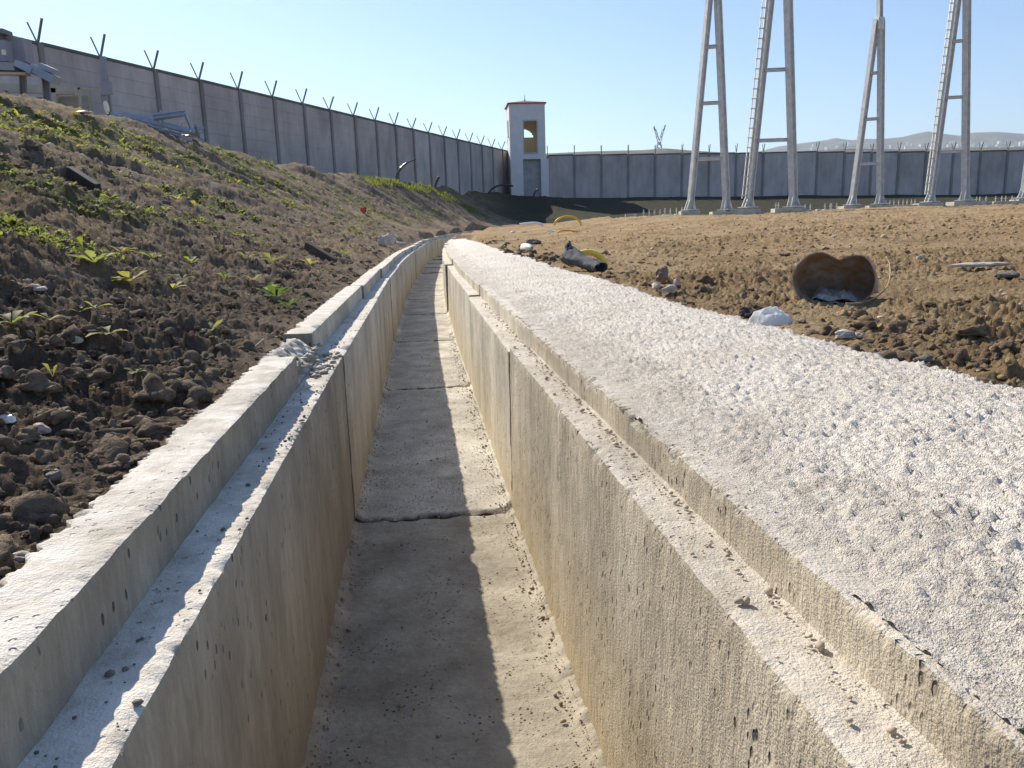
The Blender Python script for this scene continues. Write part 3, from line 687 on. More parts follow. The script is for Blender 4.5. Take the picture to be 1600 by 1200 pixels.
pylon(30, (1453, 316, 1500.5, -35), (1508, 313.5, 1511.5, -60), (63, 151, 236), True, 'steel A-frame column with long ladder, fourth from the left', .215)
pylon(30, (1598, 310, 1650, -60), (1662, 308, 1664, -60), (150, 236), False, 'steel column cut off by the right edge of the photo', .2)
B2 = [(-.09, 0), (.09, 0)]
for (px, py, Y, wd, dp, h, bo, lb) in [
    (1077, 330, 26, .62, .5, .5, [], 'dark footing under the leftmost column foot'),
    (1130, 330.5, 26, .8, .6, .5, [], 'pale footing block under the right leg of the leftmost column'),
    (1160, 327, 26, 1.0, .6, .5, [(-.4, 0)], 'wide footing slab under the ladder leg of the second column'),
    (1232, 325.5, 26, 1.0, .6, .5, [(-.42, 0), (-.3, .1)], 'footing under the right leg of the second column'),
    (1330, 322, 30, .8, .6, .5, [], 'low footing under the slim column left leg'),
    (1374, 321, 30, 1.0, .6, .5, [], 'broad pale footing slab right of the slim column'),
    (1450, 317.5, 30, .9, .6, .5, [], 'footing under the ladder leg of the fourth column'),
    (1509, 315, 30, 1.2, .6, .5, [], 'pale footing under the two-plate foot of the fourth column'),
    (986, 334.5, 26, .38, .4, .4, [], 'small white footing block without bolts, leftmost of all footings'),
    (1010, 337, 25.5, .2, .25, .4, B2, 'narrow footing with two bolts, first right of the white block'),
    (1027, 337, 25.5, .2, .25, .4, B2, 'narrow footing with two bolts, second right of the white block'),
    (1043, 334.5, 26.5, .3, .25, .4, B2, 'narrow footing with two bolts, third right of the white block'),
    (1061, 334, 26.5, .3, .25, .4, B2, 'two bolts footing just left of the leftmost column foot'),
    (1262, 328, 27, .28, .3, .4, B2, 'two bolts footing right of the second column, nearest to it'),
    (1279, 327, 26, .16, .2, .3, [], 'small pale block between the second and third columns'),
    (1293, 327, 27, .3, .3, .4, B2, 'two bolts footing right of the small pale block'),
    (1303, 327, 27, .2, .3, .4, B2, 'two bolts footing closest to the slim column left leg'),
    (1409, 320.5, 30, 1.45, .5, .4, [(-.6, 0), (-.45, 0), (-.3, 0), (-.12, 0), (.05, 0), (.2, 0), (.36, 0), (.5, 0)], 'long footing slab with a row of eight bolts between slim and fourth columns'),
    (1534, 315.5, 30, .5, .5, .4, [(-.2, 0), (-.08, 0), (.16, 0)], 'three bolts footing right of the fourth column'),
    (1567, 314.5, 30, .9, .5, .4, [(-.28, 0), (-.05, 0), (.1, 0), (.34, 0)], 'four bolts footing near the right edge'),
    (1596, 311.5, 30, .6, .5, .5, [], 'pale footing at the right edge under the cut off column')]:
    footing(px, py, Y, wd, dp, h, bo, lb, hb=.2)

# distant lattice pylon
def lattice():
    Y = 1480; b = at(1030, 237.5, Y); r = empty('transmission_tower', b, 'hazy grey lattice transmission tower on the far skyline', 'pylon'); s = 1480/F
    def k(x, z, y=0): return ((x-1030)*s, y*s, (238-z)*s)
    st = simple('hazy_steel', (.22, .24, .25), .7, .2, .1, 1)
    b1 = MB()
    for y in (-2.5, 2.5):
        for (p, q) in (((1025.5, 238), (1028, 224)), ((1034.5, 238), (1032, 224)), ((1025.5, 238), (1033.5, 230)), ((1034.5, 238), (1026.5, 230)), ((1026.5, 230), (1032, 224)), ((1033.5, 230), (1028, 224)), ((1028, 224), (1032, 224))):
            b1.bar(k(*p, y), k(*q, y*.5), .9, .9)
    b1.build('body', st, r)
    b2 = MB()
    for y in (-1, 1):
        for (p, q) in (((1028, 224), (1023, 206)), ((1030, 222), (1025.5, 207)), ((1032, 224), (1037, 206)), ((1030, 222), (1034.5, 207)), ((1026, 218), (1028, 214)), ((1034, 218), (1032, 214)), ((1025, 213), (1027, 210)), ((1035, 213), (1033, 210))):
            b2.bar(k(*p, y), k(*q, y), .9, .9)
    b2.build('window_arms', st, r)
    b3 = MB()
    for y in (-1, 1):
        for (p, q) in (((1020.5, 206.5), (1039.5, 206.5)), ((1022, 204.6), (1038, 204.6)), ((1022, 204.6), (1025, 206.5)), ((1038, 204.6), (1035, 206.5)), ((1023, 206), (1021.8, 201)), ((1037, 206), (1038.6, 199.5))):
            b3.bar(k(*p, y), k(*q, y), 2.0, 2.0)
            b3.build('cross_arm', st, r); b3 = MB()
lattice()

# ------------------------------------------------------------------ crushed pipe, wire, plastic things on the field
def crushed_pipe():
    o = [(190, 350), (203, 290), (225, 235), (275, 178), (340, 128), (420, 106), (490, 116), (560, 148), (600, 170), (635, 176), (680, 154), (740, 137), (800, 136), (850, 150), (905, 205), (945, 290), (958, 380), (932, 465), (880, 525), (800, 562), (720, 578), (650, 568), (600, 552), (520, 570), (430, 586), (335, 576), (280, 535), (222, 450)]
    k = .0003955; O = np.array([((a-575)*k*.93, (590-b)*k*1.04) for a, b in o])
    T = np.linspace(0, len(O), 113)[:-1]; idx = T.astype(int); fr = (T-idx)[:, None]; P0 = O[(idx-1) % len(O)]; P1 = O[idx % len(O)]; P2 = O[(idx+1) % len(O)]; P3 = O[(idx+2) % len(O)]
    O = .5*((2*P1)+(-P0+P2)*fr+(2*P0-5*P1+4*P2-P3)*fr**2+(-P0+3*P1-3*P2+P3)*fr**3)
    g = gpt(1300, 470); g = np.array([at(1300, 470, 2.8)[0], 2.8, gz(1.16, 2.85)-.004])
    root = empty('crushed_pipe', g, 'short crushed rusty steel pipe lying on the brown field', 'pipe', rz=math.radians(-25))
    n = len(O); L = .20; K = 14; tan = np.roll(O, -1, 0)-np.roll(O, 1, 0); tan /= np.linalg.norm(tan, axis=1)[:, None]; nr = np.stack([tan[:, 1], -tan[:, 0]], 1)
    if ((O+nr*.01-O.mean(0))**2).sum() > ((O-O.mean(0))**2).sum(): nr = -nr
    cen = O.mean(0); ang = np.arctan2(O[:, 1]-cen[1], O[:, 0]-cen[0]); circ = cen+np.stack([np.cos(ang)*.135, np.sin(ang)*.105], 1)
    rings = []
    for side in (0, 1):
        R = []
        for j in range(K):
            t = j/(K-1); b = O*(1-.25*t)+circ*(.25*t); b = b*np.array([1-.05*t*t, 1-.93*t**2.2])+np.array([0, .03*t**2.2]); q = b+nr*(.0045*side)+.0016*np.stack([fbm(b[:, 0]*40, b[:, 1]*40, t*6, 3, 2), fbm(b[:, 0]*40, b[:, 1]*40, t*6, 4, 2)], 1)
            front = .005*noise(ang*3, 0, 0, 9) if j == 0 else 0
            R.append(np.stack([q[:, 0]+.02*t, np.full(n, t*L)+front, q[:, 1]], 1))
        rings.append(np.array(R))
    V = np.concatenate([rings[0].reshape(-1, 3), rings[1].reshape(-1, 3)])
    Fo = gridfaces(K, n, True); Fi = gridfaces(K, n, True)[:, ::-1]+K*n; a = np.arange(n); b = (a+1) % n
    cap = np.stack([a, a+K*n, b+K*n, b], 1); capb = np.stack([a, b, b+K*n, a+K*n], 1)+(K-1)*n
    m, nn_, bb = mat('rusty_pipe_steel', .65, .4); p = pos(nn_)
    col = ramp(nn_, nz(nn_, p, 16, 6, .65), [(.32, (.26, .14, .08)), (.46, (.38, .26, .17)), (.58, (.40, .36, .33)), (.75, (.54, .50, .46))])
    nn_.links.new(col, bb.inputs['Base Color']); bb.inputs['Metallic'].default_value = .15; bump(nn_, bb, nz(nn_, p, 120, 5, .7), .002)
    rawmesh('pipe_shell', V, np.concatenate([Fo, Fi, cap, capb]).tolist()+[((K-1)*n+K*n+np.arange(n)).tolist()], m, root, True).data.set_sharp_from_angle(angle=math.radians(40))
    c, s = math.cos(math.radians(16)), math.sin(math.radians(16))
    # caked earth inside the bottom
    xs_ = np.linspace(-.10, .115, 40); ys_ = np.linspace(.004, .165, 40); A, B = np.meshgrid(xs_, ys_, indexing='ij')
    zz = .022+.020*fbm(A*30, B*30, 0, 3, 3)+.05*(B/.3)+.30*np.abs(A-.01)**1.9; e = np.minimum(np.minimum(A+.10, .115-A)*20, 1); zz = zz*np.clip(e, 0, 1)+.004
    rawmesh('dried_mud', np.stack([A, B, zz], -1).reshape(-1, 3), gridfaces(40, 40)[:, ::-1], simple('dried_mud', (.36, .36, .37), .95, 0, .4, 60, .1, .002), root, True)
crushed_pipe()
def path_obj(name, pts, r, m, label, cat, Y=None, n=8, group=None, sub=6, g=True):
    """pts: photo points at depth Y (a bent rod, hose or wire standing in a plane)"""
    P = np.array([at(a, b, Y if not hasattr(Y, '__len__') else Y[i]) for i, (a, b) in enumerate(pts)]); Q = []
    for i in range(len(P)-1):
        p0 = P[max(i-1, 0)]; p3 = P[min(i+2, len(P)-1)]
        for j in range(sub):
            t = j/sub; Q.append(.5*((2*P[i])+(-p0+P[i+1])*t+(2*p0-5*P[i]+4*P[i+1]-p3)*t*t+(-p0+3*P[i]-3*P[i+1]+p3)*t**3))
    Q.append(P[-1]); o0 = Q[0].copy(); mb = MB(); mb.tube([q-o0 for q in Q], r, n)
    o = mb.build(name, m, None, True, o0); tag(o, label, cat, group); return o
WIRE = simple('rusty_wire', (.42, .28, .17), .7, .2, .3, 60)
gp = gpt(1325, 474)
path_obj('bent_wire', [(1385, 401), (1390, 412), (1391, 430), (1387, 446), (1377, 458), (1364, 467), (1345, 473), (1322, 474)], .0026, WIRE, 'thin rusty bent wire curving beside the crushed pipe', 'wire', [3.05, 3.02, 2.95, 2.88, 2.8, 2.74, 2.69, 2.66])
def hose(pts, Y, r, m, label, name='plastic_pipe_piece', cat='plastic pipe', grp=None): return path_obj(name, pts, r, m, label, cat, Y, 10, grp, 8)
Yh = gpt(888, 353)[1]; Yh = min(max(Yh, 9), 15)
hose([(866, 352), (869, 345.5), (877, 340), (889, 338), (900, 341), (906.5, 347), (907.5, 352.5)], Yh, [.020*1]*49, YEL, 'arched orange-yellow plastic pipe piece, the farthest yellow one')
Yk = gpt(905, 363)[1]
hose([(871, 364), (877, 360.5), (888, 360), (900, 362), (915, 363), (937, 364.2)], Yk, [.017]*41, ORG, 'nearly straight orange pipe piece lying below the arched one')
Yp = gpt(935, 420)[1]
hose([(902, 400), (910, 395.5), (922, 394.5), (933, 398), (941, 405), (945.5, 415), (945, 421)], Yp-.12, [.024]*49, YELP, 'faded yellow pipe arc behind the dark pipe stub')
def dark_pipe():
    a = at(890, 400, Yp-.15); b = at(938, 421, Yp-.45); a[2] = max(a[2], gz(a[0], a[1])+.03); b[2] = max(b[2]-.0, gz(b[0], b[1])+.02)
    r = empty('pipe_stub', a, 'dark blue-grey torn pipe stub half buried beside the white strip', 'pipe'); d = b-a; m = MB()
    t_ = d/np.linalg.norm(d); sx = np.cross(t_, (0, 0, 1)); sx /= np.linalg.norm(sx); up = np.cross(sx, t_); n = 48; K = 30; L = np.linalg.norm(d); V = []
    dg = simple('blue_grey_plastic', (.085, .095, .115), .7, 0, .5, 25, .3, .006)
    for sh in (0, 1):
        for j in range(K):
            t = j/(K-1); aa = np.linspace(0, 2*math.pi, n, endpoint=False); R = np.interp(t, [0, .25, .5, 1], [.078, .064, .052, .050])*(1+.22*fbm(np.cos(aa)*1.6, np.sin(aa)*1.6, t*4, 6, 3)); R = R-sh*.005
            tt = t*L+(.05*noise(aa*2.2, 0, 0, 8) if j == 0 else 0)+(.02*noise(aa*3, 0, 0, 9) if j == K-1 else 0)
            flat_ = np.where(np.sin(aa) < 0, .8, 1.0-.25*(1-t)*np.cos(aa)**2)
            V.append(np.outer(np.ones(n)*1.0, (0, 0, 0))+t_*np.reshape(tt*np.ones(n), (n, 1))+np.outer(np.cos(aa)*R, sx)+np.outer(np.sin(aa)*R*flat_, up))
    V = np.array(V).reshape(-1, 3); G = gridfaces(K, n, True); a_ = np.arange(n); b_ = (a_+1) % n
    rawmesh('body', V, np.concatenate([G, G[:, ::-1]+K*n, np.stack([a_, a_+K*n, b_+K*n, b_], 1), np.stack([a_, b_, b_+K*n, a_+K*n], 1)+(K-1)*n]), dg, r, True)
    V, Fc = blob((-.01, .02, .06), (.05, .06, .10), 5, 3, .8); q = MB(); q.add(V, Fc); q.build('torn_lip', dg, r)
dark_pipe()
def bottle(px, py, label):
    g = gpt(px, py); r = empty('plastic_bottle', g+np.array([0, 0, .03]), label, 'bottle', rz=math.radians(-35))
    m = MB(); z = [0, .006, .012, .05, .10, .13, .15, .162]; R = [.024, .046, .052, .052, .052, .046, .026, .017]; m.tube([(t*1.5, -t*1.2, .012) for t in z], R, 18); m.build('body', WHITE, r, True)
    m = MB(); m.tube([(t*1.5, -t*1.2, .012) for t in (.1625, .185)], .022, 14); m.build('cap', simple('bottle_cap', (.25, .27, .28), .5), r)
bottle(818, 392, 'white plastic bottle with grey cap lying beside the white strip')
def crumple(name, c, d, m, label, cat, seed, rz=0, n=60, k=1):
    U = np.linspace(-1, 1, n); A, B = np.meshgrid(U, U, indexing='ij'); rr = np.sqrt(A*A+B*B)
    f = np.clip(1-rr**2.3, 0, 1)**.6; fold = (.5-np.abs(noise(A*2.2+.6*noise(A*1.5, B*1.5, 0, seed), B*2.6, 0, seed+1)))+.5*(.5-np.abs(noise(A*5+B*2, B*5, 0, seed+2)))
    Z = f*(.85+.22*k*fold); X = A*(1+.1*noise(B*3, A*3, 0, seed+3)); Yy = B*(1+.1*noise(A*3, B*3, 0, seed+4))
    sc = np.sqrt(np.clip(1-.45*np.minimum(A*A, 1)*np.minimum(B*B, 1), .1, 1)); V = np.stack([X*sc*d[0]/2, Yy*sc*d[1]/2, Z*d[2]-.015], -1).reshape(-1, 3)
    o = rawmesh(name, V, gridfaces(n, n)[:, ::-1], m, None, True, c); o.rotation_euler = (0, 0, rz); tag(o, label, cat); return o
sheet = leaf_mat('white_film', (.80, .82, .84), (.75, .78, .8)); g = gpt(1203, 507)
crumple('plastic_bag', g+np.array([.01, .02, -.005]), (.155, .10, .075), sheet, 'crumpled white plastic bag at the outer edge of the white strip', 'plastic bag', 3, math.radians(-32))
g = gpt(1168, 497); V, Fc = blob((0, 0, 0), (.05, .04, .035), 4, 4, .9); q = MB(); q.add(V, Fc); V, Fc = blob((.03, -.012, .002), (.03, .03, .03), 9, 3, .9); q.add(V, Fc)
tag(q.build('leaf_scrap', simple('dark_rotten_scrap', (.06, .045, .045), .9, 0, .4, 80), None, False, g+np.array([0, 0, .012])), 'dark shrivelled scrap next to the white plastic bag', 'scrap')

def stone(px, py, d, m, label, seed, rough=.3, name='stone', cat='stone', up=.3, rz=0, group=None, sub=3):
    g = gpt(px, py); V, Fc = blob((0, 0, 0), d, seed, sub, rough*1.5, rz); V = np.array(V); V = V+np.array(d)*.10*(np.round(V/(np.array(d)*.22))*.22-V/np.array(d)); q = MB(); q.add(V, Fc)
    o = q.build(name, m, None, False, g+np.array([0, 0, d[2]*up])); o.data.polygons.foreach_set('use_smooth', [True]*len(o.data.polygons)); o.data.set_sharp_from_angle(angle=math.radians(30)); return tag(o, label, cat, group)
PINK = simple('pinkish_stone', (.45, .34, .29), .8, 0, .3, 40); BRN = simple('brown_glass', (.20, .12, .09), .4, 0, .4, 40)
for args in [(1320, 530, (.062, .03, .028), STONE, 'tan oval stone on the field just beyond the white strip edge', 3), (1342, 530, (.024, .02, .018), PINK, 'small pink pebble touching the tan oval stone', 4),
    (1376, 559, (.05, .035, .016), DSTONE, 'flat dark grey stone at the white strip edge, right of the bag', 5), (1421, 562, (.026, .02, .034), DSTONE, 'small upright grey stone right of the flat dark one', 6),
    (1445, 566, (.04, .03, .02), DSTONE, 'low brown lump right of the upright grey stone', 16), (1224, 401, (.10, .06, .04), DSTONE, 'dark grey stone lying left of the crushed pipe', 7), (1438, 405, (.055, .03, .03), STONE, 'pale stone right of the crushed pipe and its wire', 8),
    (1528, 418, (.24, .05, .03), STONE, 'long flat pale stone at the far right of the field', 9), (1574, 436, (.09, .07, .035), DSTONE, 'dark clod-like stone near the right edge below the pale one', 10),
    (1034, 443, (.075, .05, .10), BRN, 'reddish brown leaning shard among three pebbles', 11), (1026, 452, (.045, .04, .045), STONE, 'pale pebble left of the brown shard', 12), (1046, 459, (.075, .045, .04), STONE, 'tan pebble in front of the brown shard', 13), (1058, 447, (.04, .035, .045), PINK, 'pale pebble right of the brown shard', 14),
    (833, 382, (.28, .14, .10), DSTONE, 'rounded grey rock behind the white bottle', 15), (801, 364.5, (.13, .07, .05), WHITE, 'small white lump by the far end of the strip', 21), (784, 377, (.12, .07, .04), STONE, 'flat pale stone near the far strip end', 22), (819, 363.5, (.12, .08, .05), STONE, 'pale stone right of the small white lump', 23), (860, 362, (.24, .06, .04), WHITE, 'elongated white scrap left of the orange pipe', 24),
    (118, 537, (.03, .025, .025), STONE, 'pair-like pale pebble in dark soil left of the channel', 31), (62, 457, (.05, .03, .025), STONE, 'white chip high in the dark soil on the left', 32), (62, 680, (.028, .022, .02), PINK, 'pinkish pebble on a clod near the left edge', 33), (85, 760, (.02, .02, .016), DSTONE, 'small lilac pebble low in the dark soil', 34),
    (10, 664, (.03, .02, .014), WHITE, 'white chip at the left edge in the soil', 35), (36, 876, (.022, .016, .01), STONE, 'small flat pebble in the bottom left soil', 36), (603, 386, (.26, .12, .22), STONE, 'pale upright broken slab beside the kerb bend', 37), (623, 382, (.3, .1, .06), STONE, 'flat pale slab just right of the upright slab', 38),
    (150, 830, (.04, .03, .025), CONC_L, 'rounded mortar lump stuck to the kerb edge on the left', 39)]:
    stone(*args)
V, Fc = blob((0, 0, 0), (.20, .13, .2), 8, 3, .7); q = MB(); q.add(V, Fc)
tag(q.build('red_rag', simple('red_cloth', (.5, .07, .08), .8, 0, .5, 5), None, False, gpt(568, 333)+np.array([0, 0, .06])), 'small red rag lying on the bank', 'rag')

def plate(px, py, a, b, th, wd, m, name, label, cat):
    """a flat slab whose long edge runs between two photo points"""
    Y = gpt(px, py)[1]; A = at(a[0], a[1], Y); B = at(b[0], b[1], Y*.985); o0 = (A+B)/2; mb = MB(); mb.bar(A-o0, B-o0, th, wd, (.3, -.25, 1)); tag(mb.build(name, m, None, False, o0, bevel=th*.08), label, cat)
plate(130, 292, (108, 268), (152, 296), .10, .07, simple('dark_slab', (.03, .03, .032), .6, 0, .3, 10), 'dark_slab', 'dark flat slab sticking out of the upper bank', 'slab')
plate(500, 400, (478, 383), (524, 410), .07, .05, simple('brown_board', (.10, .075, .06), .8, 0, .3, 20), 'broken_board', 'dark broken board leaning on the bank above the channel', 'board')
DRY = simple('dry_stalk', (.26, .21, .15), .8, 0, .3, 50)
Ys = gpt(390, 553)[1]
path_obj('dry_stick', [(352, 571), (372, 562), (392, 548), (412, 531)], .0035, DRY, 'thin dry stick resting against the left kerb', 'stick', [Ys*.97, Ys, Ys*1.02, Ys*1.05])
Ys = gpt(95, 770)[1]
path_obj('grass_stalk', [(76, 750), (90, 768), (108, 792)], .0011, DRY, 'thin dry grass stalk in the dark bottom left soil', 'stalk', Ys*.96)
Y1 = 39.0
path_obj('black_hose', [(619, 283), (621, 272), (628, 261), (638, 253.5), (650, 249)], [.06]*8+[.075]*8+[.055]*8+[.035]*9, simple('shiny_hose', (.06, .065, .075), .3, .1, .2, 3, .8), 'glossy black arched hose end on the bank crest', 'hose', Y1, 8, None, 8)
path_obj('black_hose', [(680, 292), (682, 285), (686, 276)], .06, BLACK, 'short dark hose stub right of the glossy arched hose', 'hose', 42)
path_obj('black_hose', [(763, 303), (768, 296), (776, 291), (786, 289), (796, 289.5), (802, 291)], .07, BLACK, 'wide low arch of dark hose in front of the wall near the tower', 'hose', 60)
path_obj('black_hose', [(833, 310), (836, 300), (841, 295)], .06, BLACK, 'short dark hose at the foot of the watchtower recess', 'hose', 64.5)
path_obj('white_hose', [(812, 351), (822, 349.5), (834, 348.6), (843, 349.6), (849, 352)], .05, WHITE, 'white hose on the far kerb where the channel bends', 'hose', 30)

# ------------------------------------------------------------------ scrap and structures on the upper left bank
BLU = simple('blue_grey_steel', (.30, .35, .43), .55, .2, .2, 3); BUFF = simple('buff_concrete', (.46, .43, .36), .9, 0, .15, 2); DGR = simple('dark_grey_steel', (.19, .20, .22), .7, .1, .25, 2); LIL = simple('lilac_grey_board', (.30, .30, .34), .8, 0, .15, 2)
def Q(px, py, Y, o): return at(px, py, Y)-o
def low_wall():
    Y = 21; o = at(60, 175, Y); r = empty('block_wall', o, 'low buff concrete block wall behind the bank crest', 'wall'); m = MB()
    a = Q(-40, 160, Y, o); b = Q(128, 172, Y, o); m.box(((a+b)/2)+np.array([0, 0, -.6]), (3.2, .15, 1.6)); m.build('wall_panel', simple('buff_shade', (.30, .285, .23), .9, 0, .2, 3), r)
    m = MB()
    for (p, q, w_, d_) in (((-40, 134), (118, 141), .17, .12), ((-40, 141), (118, 147), .05, .1), ((84, 138), (86, 185), .16, .12), ((12, 135), (13, 180), .05, .1)): m.bar(Q(*p, Y-.16, o), Q(*q, Y-.16, o), w_, d_, (0, 0, 1) if p[0] < 0 else (1, 0, 0))
    m.build('beam', BUFF, r)
low_wall()
def rail():
    Y = 19; o = at(124, 178, Y); r = empty('steel_rail', o, 'thin pale rail on one upright beside the low block wall', 'rail'); m = MB()
    m.bar(Q(117, 137.5, Y, o), Q(156, 141, Y, o), .06, .05, (0, 0, 1)); m.build('top_rail', BUFF, r); m = MB(); m.bar(Q(124, 137, Y, o), Q(126, 178, Y, o), .05, .05, (1, 0, 0)); m.build('upright', BUFF, r)
rail()
def rack():
    Y = 18; o = at(38, 165, Y); r = empty('slab_rack', o, 'dark steel frame carrying tilted grey slabs at the upper left', 'rack')
    for (a, b, w_) in (((35, 108), (38, 168), .13), ((71, 112), (75, 172), .14)):
        m = MB(); m.hbeam(Q(*a, Y, o), Q(*b, Y, o), w_, w_*1.0, .02, (1, .4, 0)); m.build('post', DGR, r)
    for (p, q, t, w_, mt) in (((-30, 103), (28, 106), .16, .3, LIL), ((30, 100), (56, 113), .13, .35, BLU), ((52, 106), (88, 126), .17, .3, BLU), ((-30, 115), (44, 116), .05, .2, BUFF), ((66, 103), (86, 112), .10, .3, BLU)):
        m = MB(); m.bar(Q(*p, Y-.1, o), Q(*q, Y-.1, o), w_, t, (0, 1, 0)); m.build('slab', mt, r)
    for (x0, y0, x1, y1, mt, dy) in ((-30, 55, 8, 66, DGR, .3), (-30, 66, 20, 98, LIL, .25), (14, 62, 48, 99, LIL, .5), (-30, 48, 13, 55, DGR, .2)):
        m = MB(); a = Q(x0, y0, Y+dy, o); b = Q(x1, y1, Y+dy, o); c = (a+b)/2; m.box(c, (abs(b[0]-a[0]), .35, abs(a[2]-b[2])-.006), 0); m.build('box_panel', mt, r, bevel=.01)
    m = MB(); m.box(Q(6, 82, Y-.05, o), (.07, .05, .11)); m.build('lamp_housing', simple('cream_plate', (.75, .66, .5), .6), r)
rack()
def panelpost():
    Y = 20; o = at(168, 165, Y); r = empty('sign_post', o, 'leaning lilac-grey board on a post left of the steel scrap', 'board')
    m = MB(); m.bar(Q(161, 88, Y, o), Q(163, 160, Y, o), .13, .06, (1, 0, 0)); m.build('post', LIL, r); m = MB(); m.box(Q(166, 138, Y-.06, o), (.28, .05, .30), .1); m.build('panel', LIL, r)
panelpost()
def whitepost():
    Y = 17; o = at(172, 186, Y); r = empty('marker_post', o, 'short dark stake with a bright white wrap on the bank crest', 'stake')
    m = MB(); m.bar((0, 0, -.1), (-.03, 0, .28), .05, .05); m.build('stake', BLACK, r); m = MB(); m.tube([(-.03, -.01, .09), (-.035, -.01, .2), (-.045, -.01, .30), (-.05, -.01, .35)], [.03, .055, .05, .035], 8); m.build('wrap', simple('cream_wrap', (.8, .76, .6), .6), r)
whitepost()
def scrap():
    Y = 17.3; o = at(260, 212, Y); r = empty('steel_scrap_pile', o, 'heap of pale blue lattice steel scrap on the bank crest', 'scrap pile')
    for i, (p, q, w_, dY) in enumerate([((190, 178), (302, 206), .10, 0), ((240, 184), (291, 177), .10, -.2), ((289, 176), (298, 199), .09, -.25), ((216, 195), (282, 212), .08, .1), ((248, 186), (256, 209), .07, -.1), ((215, 194), (245, 211), .06, -.3), ((196, 182), (254, 178), .06, .2), ((251, 173), (253, 182), .05, 0), ((262, 196), (316, 212), .11, .3), ((270, 198), (262, 206), .06, .1), ((296, 204), (318, 200), .07, .2), ((284, 190), (280, 212), .06, .4), ((180, 176), (225, 196), .08, .3), ((225, 190), (250, 200), .05, .5), ((298, 203), (318, 216), .1, -.1), ((170, 178), (196, 182), .06, .4), ((232, 206), (300, 218), .09, .0), ((305, 196), (312, 215), .06, -.2)]):
        m = MB(); a = Q(*p, Y+dY, o); b = Q(*q, Y+dY*.6+.1*(i % 3), o); m.hbeam(a, b, w_*.8, w_, .015, (0, .5, 1)) if i % 2 else m.bar(a, b, w_, w_*.4, (0, .3, 1)); m.build('steel_member', BLU, r)
scrap()
stone(290, 216, (.5, .2, .1), ORG, 'orange and cream sheet scrap below the steel scrap', 51, .6, 'sheet_scrap', 'scrap')
stone(127, 178, (.45, .2, .05), WHITE, 'white flat sheet below the thin pale rail', 52, .2, 'white_sheet', 'sheet')

# ------------------------------------------------------------------ loose clods (nobody could count them)
def unit_blobs(n, sub, rough):
    out = []
    for i in range(n):
        V, Fc = blob((0, 0, 0), (2, 2, 2), 60+i*3, sub, rough); out.append((np.array(V), np.array(Fc)))
    return out
def scatter_lumps(name, label, P, S_, m, shapes, squash=.7, cat='soil'):
    Vs = []; Fs = []; n = 0
    kk = RNG.integers(0, len(shapes), len(P)); an = RNG.uniform(0, 6.3, len(P)); sx = RNG.uniform(.7, 1.3, (len(P), 3))
    for k, (V, Fc) in enumerate(shapes):
        I = np.where(kk == k)[0]
        if not len(I): continue
        c, s_ = np.cos(an[I]), np.sin(an[I]); v = V[None]*(S_[I, None]*sx[I]*np.array([1, 1, squash]))[:, None, :]*.5
        x = v[..., 0]*c[:, None]-v[..., 1]*s_[:, None]; y = v[..., 0]*s_[:, None]+v[..., 1]*c[:, None]
        W_ = np.stack([x+P[I, 0:1], y+P[I, 1:2], v[..., 2]+P[I, 2:3]], -1)
        Vs.append(W_.reshape(-1, 3)); Fs.append((Fc[None]+(np.arange(len(I))*len(V))[:, None, None]+n).reshape(-1, 3)); n += len(I)*len(V)
    o = rawmesh(name, np.concatenate(Vs), np.concatenate(Fs), m, smooth=False); return tag(o, label, cat, kind='stuff')
TAN = simple('tan_chip', (.48, .40, .31), .85, 0, .3, 40)
SH = unit_blobs(9, 3, .75); SH1 = unit_blobs(9, 1, .4)
def sample(n, ymin, ymax, omin, omax, p=1.5):
    u = RNG.random(n); Y = (ymin**(1-p)+u*(ymax**(1-p)-ymin**(1-p)))**(1/(1-p)); o = RNG.uniform(omin, omax, n); return cx(Y)+o, Y
def clods(name, label, n, yr, orr, size, m, shapes, dens=None, p=1.5, sink=.15, smax=3):
    X, Y = sample(n, *yr, *orr, p); S_ = size*np.exp(RNG.normal(0, .55, n)); S_ = np.clip(S_, size*.35, size*smax)*np.clip(np.hypot(X, Y)/4, 1, 2.2)
    if dens is not None: k = RNG.random(n) < dens(X, Y); X, Y, S_ = X[k], Y[k], S_[k]
    Z = ground_z(X, Y)+S_*sink; k = Z > .3; P = np.stack([X, Y, Z], 1)[k]; scatter_lumps(name, label, P, S_[k], m, shapes)
band = lambda x, y: .25+.75*sst(-.2, .4, fbm(x*1.2, y*1.2, 0, 301, 2))
clods('bank_clods', 'dark crumbly clods covering the bank left of the channel', 5200, (.45, 9), (-3.6, -.45), .019, CLODL, SH, band, sink=.05, smax=3.4)
clods('kerb_side_clods', 'dark soil lumps along the left kerb', 1500, (.45, 6), (-.95, -.44), .016, CLODL, SH, None, sink=.05, smax=3.6)
clods('bank_crumbs', 'fine dark soil crumbs on the bank', 26000, (.45, 22), (-6, -.44), .0085, CLODL, SH1, band, sink=.2)
clods('bank_chips', 'pale stone chips sprinkled on the bank', 800, (.45, 25), (-7, -.46), .008, TAN, SH1, None, sink=.3)
clods('field_clods', 'brown clods on the right field', 2600, (1.6, 14), (1.02, 9), .012, CLODR, SH, band, sink=.0, smax=3.2)
clods('strip_side_clods', 'dark earth clods piled along the outer edge of the white strip', 900, (1.6, 18), (1.02, 1.45), .02, simple('damp_clod', (.17, .125, .085), .97, 0, .5, 22, .1, .01), SH, band, sink=.0, smax=2.8)
clods('field_crumbs', 'fine brown crumbs on the right field', 22000, (1.3, 20), (1.0, 10), .0075, CLODR, SH1, band, sink=.2)
clods('field_chips', 'pale gravel chips on the right field', 700, (1.5, 24), (1.0, 11), .008, TAN, SH1, None, sink=.3)
